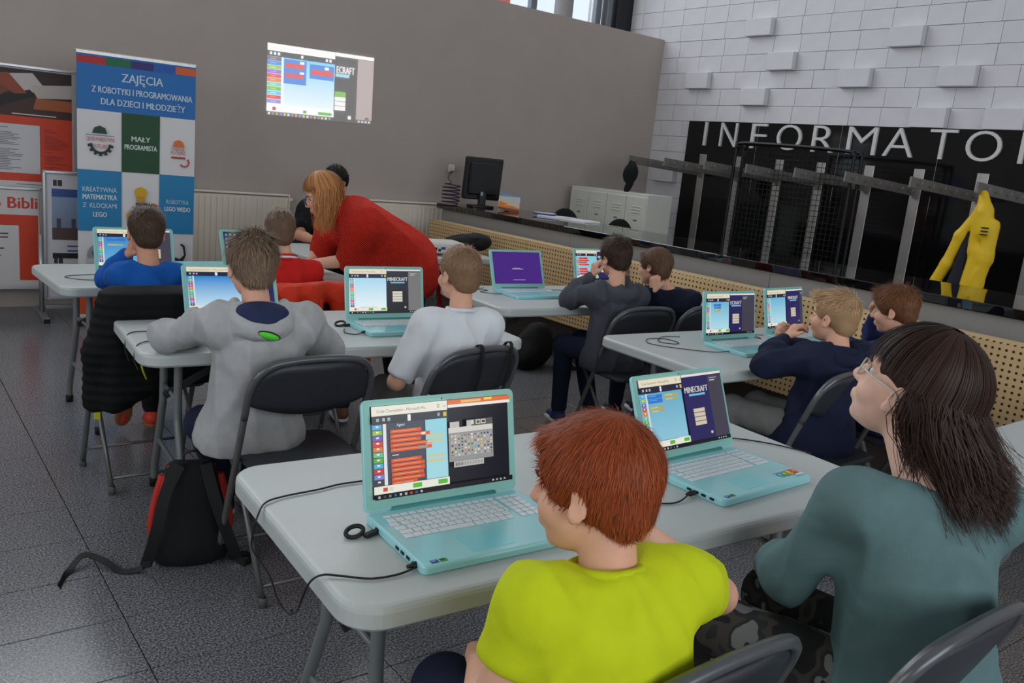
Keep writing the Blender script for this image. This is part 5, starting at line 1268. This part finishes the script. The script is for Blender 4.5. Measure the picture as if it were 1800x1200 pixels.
# --- boy in the grey hoodie
chair(1.175, 2.675, 0, 'folding chair behind the boy in the grey hoodie')
M_mel = cloth('grey_melange', (182, 182, 182), .92, .35, 500, .07)
J = sit_legs(1.05, 2.775, .53, .1, .3, .12, .12, -.04); J.update(AL=(1.10, 3.16, .09), AR=(1.22, 3.18, .09), KL=(.95, 2.98, .47), KR=(1.16, 3.0, .50), C=(1.035, 2.77, 1.072), N=(1.032, 2.68, .955), SL=(.905, 2.70, .90), SR=(1.175, 2.65, .895), EL=(.815, 2.96, .80), WL=(1.02, 3.14, .785), ER=(1.34, 2.80, .775), WR=(1.25, 3.05, .785))
cf = {}
t, C, R, s, org, F = person('boy in a grey hoodie leaning on the table with both elbows out', J, cf := dict(R=headR(-3, -6, 0), s=.95, top=M_mel, pants=M_jeans, shoes=M_shoe, gname='hoodie', vox=.0065, hood=1.0, g=1.1, belly=1.04, handL=(A(.9, .4, 0), A(0, 0, -1), .3), handR=(A(-.3, .9, 0), A(0, 0, -1), .3), wr=.005, ws=.6, seed=11, hem=.06))
short_hair(t, org, C, R, s, (142, 118, 96), .012, 8000, .030, .40, 1.45, .75, .006, .0016, seed=5, crown=(.005, -.02, .12))
bk = -F['fw']; M_navyl = cloth('navy_lining_jersey', (44, 52, 86))
Rb = np.column_stack([F['side'], bk, F['up']])
organic('hood_lining', [ell(F['N']+bk*.05+F['up']*.004, A(.088, .055, .028), Rb), ell(F['N']+bk*.075-F['up']*.012, A(.06, .04, .022), Rb)], M_navyl, t, org, .006, .02)
pc = cf['hoodV']
MB().ell(pc-org, A(.036, .009, .012), Rb @ roty(R_(18)), 14, 8).build('hood_patch', mat('neon_patch', (86, 226, 44), .5), t)
MB().ell(pc-org-bk*.003, A(.040, .009, .015), Rb @ roty(R_(18)), 14, 8).build('patch_border', M_blkpl, t)

# --- boy in the white shirt
wc = chair(1.80, 2.655, 8, 'folding chair with dark straps, behind the boy in the white shirt')
b3.location = (1.804, 2.655, 0); b3.rotation_euler = (0, 0, R_(8))
for x in (-.03, .12):
    strap([(x, -.12, .70), (x, -.128, .78), (x, -.15, .822), (x, -.178, .818), (x+.005, -.175, .74), (x+.01, -.14, .62), (x+.01, -.12, .45)], .014, .004, b3, 'strap', (1, 0, 0))
organic('body', [ell((.05, -.14, .33), (.14, .05, .12)), ell((.05, -.14, .27), (.12, .055, .07))], M_canvas, b3, (0, 0, 0), .01, .04)
M_wtee = cloth('white_cotton', (228, 230, 234), .88, .2, 500, .02)
J = sit_legs(1.80, 2.68, .53, .09, .34); J.update(C=(1.833, 2.72, 1.052), N=(1.812, 2.65, .928), SL=(1.672, 2.67, .872), SR=(1.925, 2.62, .872), EL=(1.565, 2.68, .655), WL=(1.68, 2.86, .62), ER=(2.0, 2.72, .66), WR=(1.9, 2.9, .64))
t, C, R, s, org, F = person('boy in a white T-shirt beside the bright-screened laptop', J, dict(R=headR(4, -2, 0), s=.92, top=M_wtee, pants=M_greyp, shoes=M_brownshoe, sleeve='short', slen=.88, gname='t_shirt', vox=.0065, g=1.0, handL=(A(.6, .8, 0), A(0, 0, -1), .3), handR=(A(-.4, .9, 0), A(0, 0, -1), .3), wr=.003, seed=21))
short_hair(t, org, C, R, s, (158, 122, 92), .006, 4500, .014, .4, 1.3, .6, .006, .0018, seed=6, sides=.7)
ringband(t, org, F['N']+F['fw']*.008, F['up'], F['fw'], F['side'], .058*s, M_wtee, 'collar', .008)

# --- boy in the blue sweatshirt
chair(.955, 3.80, 2, 'folding chair under a black padded jacket')
M_blue = cloth('royal_blue_fleece', (22, 92, 178))
J = sit_legs(.985, 3.84, .53, .09, .34); J.update(AL=(.985, 4.36, .185), AR=(1.12, 4.3, .10), KL=(.95, 4.18, .51), C=(.985, 3.90, 1.045), N=(.985, 3.84, .915), SL=(.885, 3.87, .862), SR=(1.095, 3.82, .866), EL=(.885, 4.16, .80), WL=(.938, 4.00, .935), ER=(1.22, 4.02, .79), WR=(1.22, 4.24, .77))
t, C, R, s, org, F = person('boy in a royal blue sweatshirt holding a hand to his ear', J, dict(R=headR(-4, -4, 0), s=.93, top=M_blue, pants=M_blackp, shoes=M_redshoe, sole=M_gum, vox=.008, hv=.0055, footL=A(-.05, .25, -.95), handL=(A(.15, -.45, .8), A(1, -.1, .2), .5), handR=(A(.3, .9, 0), A(0, 0, -1), .3), skin=M_skin2, seed=31))
short_hair(t, org, C, R, s, (86, 66, 52), .008, 2600, .018, .4, 1.5, .7, .0065, .0026, seed=7)
# black padded jacket over the chair
pj3 = thing('padded_jacket', 'black padded jacket with yellow zips hung over a chair back', 'jacket', (.955, 3.62, 0))
def quilt(G): return .0055*np.abs(np.sin(G[..., 2]*math.pi/.038))-.004
M_puff = mat('black_nylon', (9, 9, 11), .75, spec=.25, bump=.3, bscale=60)
pp = [cone((-.16, 0, .82), (.17, 0, .82), .042, .042)]
for x in np.linspace(-.17, .19, 9): pp.append(cone((x, -.045, .80), (x*1.05+.02*(x > 0), -.085, .50-.10*(x < 0)*(-x/.17)+.05*max(0, x)), .045, .045))
pp += [cone((-.18, 0, .79), (-.225, -.03, .60), .05, .055), cone((-.225, -.03, .60), (-.235, -.03, .40), .055, .05)]
organic('shell', pp, M_puff, pj3, (0, 0, 0), .008, .035, quilt)
M_zip = mat('yellow_zip', (200, 200, 40), .5)
MB().tube([(-.10, -.155, .60), (-.09, -.158, .55), (-.075, -.156, .51)], .004, 6).build('zip', M_zip, pj3)
MB().tube([(-.20, -.085, .64), (-.205, -.088, .60), (-.2, -.086, .57)], .003, 6).build('zip', M_zip, pj3)
MB().box((-.235, -.05, .345), (.02, .02, .03)).build('cuff_tab', M_zip, pj3)

# --- boy in the red varsity top
chair(1.70, 3.94, -4, 'folding chair under an orange-red jacket')
M_redv = cloth('red_jersey', (206, 36, 32)); M_gsl = cloth('grey_sleeve', (150, 148, 146))
J = sit_legs(1.68, 3.96, .53, .09, .34); J.update(AR=(2.06, 4.1, .085), C=(1.65, 4.06, 1.045), N=(1.66, 3.99, .92), SL=(1.545, 4.01, .862), SR=(1.785, 3.96, .86), EL=(1.47, 4.18, .78), WL=(1.6, 4.36, .77), ER=(1.86, 4.1, .78), WR=(1.8, 4.32, .77))
t, C, R, s, org, F = person('boy in a red varsity top with striped collar beside the standing woman', J, dict(R=headR(-6, -6, 0), s=.92, top=M_redv, pants=M_jeans, shoes=M_brownshoe, vox=.008, hv=.0055, handL=(A(.3, .9, 0), A(0, 0, -1), .3), handR=(A(-.1, .9, 0), A(0, 0, -1), .3), seed=41, gname='varsity_top'))
short_hair(t, org, C, R, s, (124, 98, 78), .006, 2200, .015, .4, 1.5, .6, .0065, .0026, seed=8, sides=.75)
for k, m in ((0, M_redv), (.010, M_wtee), (.02, M_redv)): ringband(t, org, F['N']+F['fw']*.005, F['up'], F['fw'], F['side'], .054-.1*k, m, 'collar_band', .007, k-.004)
oj = thing('jacket', 'orange-red jacket draped over the varsity boy\'s chair', 'jacket', (1.70, 3.78, 0))
M_oj = cloth('orange_red_nylon', (226, 58, 28), .6)
organic('shell', [cone((-.15, 0, .80), (.17, -.02, .80), .04, .045), cone((-.12, -.04, .78), (-.12, -.07, .50), .045, .05), cone((0, -.04, .78), (0, -.08, .5), .045, .05), cone((.13, -.05, .78), (.15, -.09, .5), .045, .05), cone((.19, -.02, .78), (.25, -.07, .58), .045, .05), cone((.25, -.07, .58), (.25, -.08, .46), .05, .045)], M_oj, oj, (0, 0, 0), .009, .04, wrinkle(.006, .6, 2))
MB().tube([(.0, -.13, .8-.02), (.0, -.14, .62), (0, -.135, .47)], .003, 5).build('seam', M_oj, oj)

# --- woman in the red sweater, bending over the far table
def knit():
    m = cloth('red_rib_knit', (236, 52, 34), .9); nt = m.node_tree
    wv = nt.nodes.new('ShaderNodeTexWave'); wv.inputs['Scale'].default_value = 38; wv.inputs['Distortion'].default_value = 1.2; wv.bands_direction = 'Z'
    tc = nt.nodes.new('ShaderNodeTexCoord'); mp = nt.nodes.new('ShaderNodeMapping'); mp.inputs['Rotation'].default_value = (0, R_(-35), 0)
    nt.links.new(tc.outputs['Object'], mp.inputs[0]); nt.links.new(mp.outputs[0], wv.inputs['Vector'])
    bp_ = [n for n in nt.nodes if n.type == 'BUMP'][0]; bp_.inputs['Distance'].default_value = .01; bp_.inputs['Strength'].default_value = 1.; nt.links.new(wv.outputs['Fac'], bp_.inputs['Height']); return m
M_knit = knit()
wt = thing('person', 'woman in a loose red knitted sweater bending over the table', 'person', (2.62, 4.45, 0)); worg = A(2.62, 4.45, 0)
WC, WR_ = A(2.085, 4.52, 1.205), headR(72, -22, 4); ws = 1.0
PVw, CHw = A(2.60, 4.45, .86), A(2.28, 4.46, 1.06)
SLw, SRw = A(2.20, 4.30, 1.03), A(2.20, 4.64, 1.05)
ELw, WLw = A(2.16, 4.36, .86), A(2.02, 4.60, .80)
ERw, WRw = A(2.16, 4.72, .86), A(2.10, 4.72, .78)
body = head_prims(WC, WR_, ws)+[cone(A(2.22, 4.46, 1.10), WC+WR_@A(0, -.02, -.055), .055, .048), cone(PVw, CHw, .11, .1), cone(SLw, SRw, .04, .04), cone(SLw, ELw, .042, .04), cone(ELw, WLw, .04, .024), cone(SRw, ERw, .042, .04), cone(ERw, WRw, .038, .024),
        cone(PVw+A(0, -.09, -.03), A(2.60, 4.34, .47), .09, .06), cone(A(2.60, 4.34, .47), A(2.66, 4.34, .09), .055, .038), cone(PVw+A(0, .09, -.03), A(2.58, 4.58, .47), .09, .06), cone(A(2.58, 4.58, .47), A(2.64, 4.58, .09), .055, .038)]
body += hand_prims(WLw, A(-.6, .75, -.2), A(0, 0, -1), .95, .25, -1)+hand_prims(WRw, A(-.95, .1, -.1), A(0, 0, -1), .95, .3, 1)
V, Q = sdf(body, .0055, .012); link('body', raw_mesh('body', V-worg, Q, M_skin), wt); eyes(wt, worg, WC, WR_, ws)
sw_ = [cone(PVw+A(.0, -.1, -.03), CHw+A(-.02, -.1, 0), .15, .125), cone(PVw+A(.0, .1, -.03), CHw+A(-.02, .1, 0), .15, .125), cone(PVw+A(.02, 0, .04), CHw+A(0, 0, .03), .15, .12), cone(SLw, ELw+A(.04, 0, .02), .08, .085), cone(SRw, ERw+A(.04, 0, .02), .08, .085), cone(SLw+A(.05, 0, .02), SRw+A(.05, 0, .02), .085, .085), cone(CHw+A(-.06, 0, .06), CHw+A(-.09, 0, .075), .06, .055),
       cone(PVw+A(.05, -.08, -.12), PVw+A(.06, .08, -.12), .12, .12), cone(PVw+A(-.05, -.1, -.12), PVw+A(-.05, .08, -.14), .12, .11), cone(ELw+A(.05, 0, .02), PVw+A(-.15, -.1, -.1), .06, .08)]
V, Q = sdf(sw_, .009, .07, wrinkle(.006, .45, 6, .8)); link('sweater', raw_mesh('sweater', V-worg, Q, M_knit), wt)
tr = [cone(PVw+A(0, -.09, -.03), A(2.60, 4.34, .47), .105, .07), cone(A(2.60, 4.34, .47), A(2.66, 4.34, .12), .066, .05), cone(PVw+A(0, .09, -.03), A(2.58, 4.58, .47), .105, .07), cone(A(2.58, 4.58, .47), A(2.64, 4.58, .12), .066, .05)]
V, Q = sdf(tr, .011, .03); link('trousers', raw_mesh('trousers', V-worg, Q, M_blackp), wt)
for y, x in ((4.34, 2.66), (4.58, 2.64)):
    V, Q = sdf([cone((x+.03, y, .045), (x-.13, y, .035), .038, .03), cone((x, y, .1), (x-.02, y, .05), .04, .035)], .008, .02); link('shoe', raw_mesh('shoe', V-worg, Q, M_shoe), wt)
strap([p-worg for p in (A(2.83, 4.42, .72), A(2.85, 4.42, .62), A(2.86, 4.43, .5), A(2.85, 4.43, .40))], .05, .006, wt, 'scarf_end', (0, 1, 0), M_knit)
long_hair(wt, worg, WC, WR_, ws, (196, 136, 84), lambda ph, sg: 1.06 if ph < 130 else 1.1, 2600, .004, .009, .8, 9, .02, 66, (.0, 0.), .03)
for q in (-1, 1):
    aa = np.linspace(0, 2*math.pi, 16, endpoint=False); c = A(q*.034, .108, -.001)
    MB().tube([WC+WR_@(c+A(.026*math.cos(a), 0, .021*math.sin(a)))-worg for a in aa], .0028, 6, closed=True).build('glasses_rim', mat('dark_frame', (60, 74, 90), .3), wt)

# --- instructor behind the far table
chair(2.98, 6.62, 180, 'folding chair behind the instructor in black')
M_btee = cloth('black_tee', (18, 18, 20))
J = dict(PV=(2.98, 6.45, .56), KL=(3.08, 6.05, .55), KR=(2.88, 6.05, .55), AL=(3.08, 6.1, .09), AR=(2.88, 6.1, .09), C=(3.03, 6.34, 1.19), N=(3.0, 6.40, 1.045), SL=(3.19, 6.38, .97), SR=(2.82, 6.38, .96), EL=(3.25, 6.22, .78), WL=(3.1, 6.0, .77), ER=(2.68, 6.2, .785), WR=(2.73, 6.0, .77))
t, C, R, s, org, F = person('instructor in a black T-shirt seated at the projector table', J, dict(R=headR(180, -8, 0), s=1.05, b=1.2, g=1.2, top=M_btee, pants=M_blackp, shoes=M_shoe, sleeve='short', slen=.75, gname='t_shirt', vox=.010, hv=.0065, hs=1.05, handL=(A(-.3, -.9, 0), A(0, 0, -1), .3), handR=(A(.6, -.7, 0), A(0, 0, -1), .3), seed=51, skin=M_skin2))
short_hair(t, org, C, R, s, (30, 26, 26), .02, 1500, .02, .3, 1.2, .8, .008, .003, seed=9)
mo_ = thing('computer_mouse', 'black computer mouse under the instructor\'s hand', 'mouse', (2.80, 5.92, TH))
organic('shell', [ell((0, 0, .012), (.03, .05, .016))], M_blkpl, mo_, (0, 0, 0), .005, .01)
MB().tube([(0, .045, .01), (0.02, .1, .004), (.1, .16, .004)], .002, 5).build('cord', M_cable, mo_)

# --- boy in the dark grey hoodie
chair(3.31, 3.24, -4, 'folding chair behind the boy in the dark grey hoodie')
M_dg = cloth('dark_grey_fleece', (74, 76, 84))
J = sit_legs(3.23, 3.25, .53, .09, .34); J.update(KL=(3.12, 3.52, .52), AL=(3.22, 3.62, .09), AR=(3.36, 3.5, .09), KR=(3.3, 3.58, .52), C=(3.256, 3.34, 1.04), N=(3.215, 3.255, .90), SL=(3.10, 3.29, .85), SR=(3.345, 3.21, .845), EL=(3.10, 3.50, .785), WL=(3.19, 3.43, .925), ER=(3.46, 3.46, .80), WR=(3.42, 3.42, .93))
t, C, R, s, org, F = person('boy in a dark grey hoodie resting his cheek on his fist', J, dict(R=headR(-4, -4, -4), s=.93, top=M_dg, pants=M_jeans, shoes=M_blueshoe, hood=.95, gname='hoodie', vox=.0085, hv=.0055, handL=(A(.05, -.1, 1), A(.9, -.3, 0), .65), handR=(A(-.2, -.2, 1), A(-.9, -.3, 0), .65), g=1.1, seed=61, wr=.005))
short_hair(t, org, C, R, s, (70, 52, 42), .011, 2400, .022, .42, 1.4, .8, .0065, .0028, seed=10)

# --- boy in the navy sweater
chair(3.79, 3.22, -2, 'folding chair behind the boy in the navy vest')
M_nv = cloth('navy_knit', (26, 30, 50)); M_gr = cloth('grey_cotton_sleeve', (150, 150, 152))
J = sit_legs(3.78, 3.28, .53, .09, .34); J.update(C=(3.672, 3.43, .975), N=(3.735, 3.34, .865), SL=(3.655, 3.39, .80), SR=(3.88, 3.30, .80), EL=(3.62, 3.44, .785), WL=(3.575, 3.325, .858), ER=(3.98, 3.5, .78), WR=(3.85, 3.62, .78))
t, C, R, s, org, F = person('boy in a navy vest leaning his head on his hand', J, dict(R=headR(12, -6, 8), s=.93, top=M_nv, pants=M_jeans, shoes=M_shoe, gname='vest', vox=.0085, hv=.0055, handL=(A(.12, .12, 1), A(.75, .65, .1), .8), handR=(A(-.8, .4, 0), A(0, 0, -1), .3), seed=71))
short_hair(t, org, C, R, s, (112, 84, 62), .012, 2400, .03, .25, 1.2, .9, .0065, .003, seed=11, down=.5, front=.003)
organic('sleeve', [cone(J['SR'], (A(*J['SR'])+A(*J['ER']))/2, .058, .056), cone((A(*J['SR'])+A(*J['ER']))/2, J['ER'], .056, .05)], M_gr, t, org, .009, .02)

# --- blond boy with shaved sides
chair(3.13, 1.94, 4, 'folding chair behind the blond boy')
M_nv2 = cloth('navy_fleece', (28, 34, 58))
J = sit_legs(3.12, 1.90, .53, .09, .34); J.update(KL=(3.02, 2.26, .53), KR=(3.2, 2.26, .53), C=(3.16, 1.93, 1.0), N=(3.14, 1.86, .892), SL=(3.03, 1.92, .835), SR=(3.255, 1.83, .85), EL=(2.93, 2.06, .785), WL=(3.10, 2.10, .875), ER=(3.33, 2.08, .785), WR=(3.26, 2.2, .83))
t, C, R, s, org, F = person('blond boy with shaved sides holding a hand to his mouth', J, dict(R=headR(4, 0, 0), s=.95, top=M_nv2, pants=M_greyp, shoes=M_shoe, gname='fleece', vox=.007, hv=.0048, handL=(A(.35, -.25, .75), A(.6, -.5, .1), .7), handR=(A(-.5, .3, .6), A(-.2, -.9, .2), .6), g=1.1, seed=81, wr=.005, hood=.75))
short_hair(t, org, C, R, s, (196, 158, 118), .004, 4200, .020, .22, 2.1, .25, .006, .002, seed=12, sides=.66, crown=(.0, -.075, .09), front=.006)

# --- brown-haired boy
chair(3.74, 1.94, 0, 'folding chair behind the brown-haired boy by the perforated panel')
M_bl2 = cloth('dark_blue_sweatshirt', (40, 46, 92))
J = sit_legs(3.74, 1.90, .53, .09, .34); J.update(C=(3.755, 2.0, 1.0), N=(3.75, 1.93, .875), SL=(3.63, 1.97, .81), SR=(3.87, 1.90, .82), EL=(3.66, 2.16, .785), WL=(3.56, 2.10, .80), ER=(3.92, 2.16, .79), WR=(3.83, 2.13, .95))
t, C, R, s, org, F = person('brown-haired boy at the panel side with a hand on his forehead', J, dict(R=headR(14, -10, 0), s=.94, top=M_bl2, pants=M_jeans, shoes=M_shoe, vox=.0085, hv=.005, handL=(A(-.5, .3, .1), A(0, 0, -1), .4), handR=(A(-.55, -.1, .75), A(-.3, -.9, 0), .25), seed=91))
short_hair(t, org, C, R, s, (128, 84, 54), .010, 3000, .024, .35, 1.6, .6, .006, .0024, seed=13, front=.012, sides=.8)
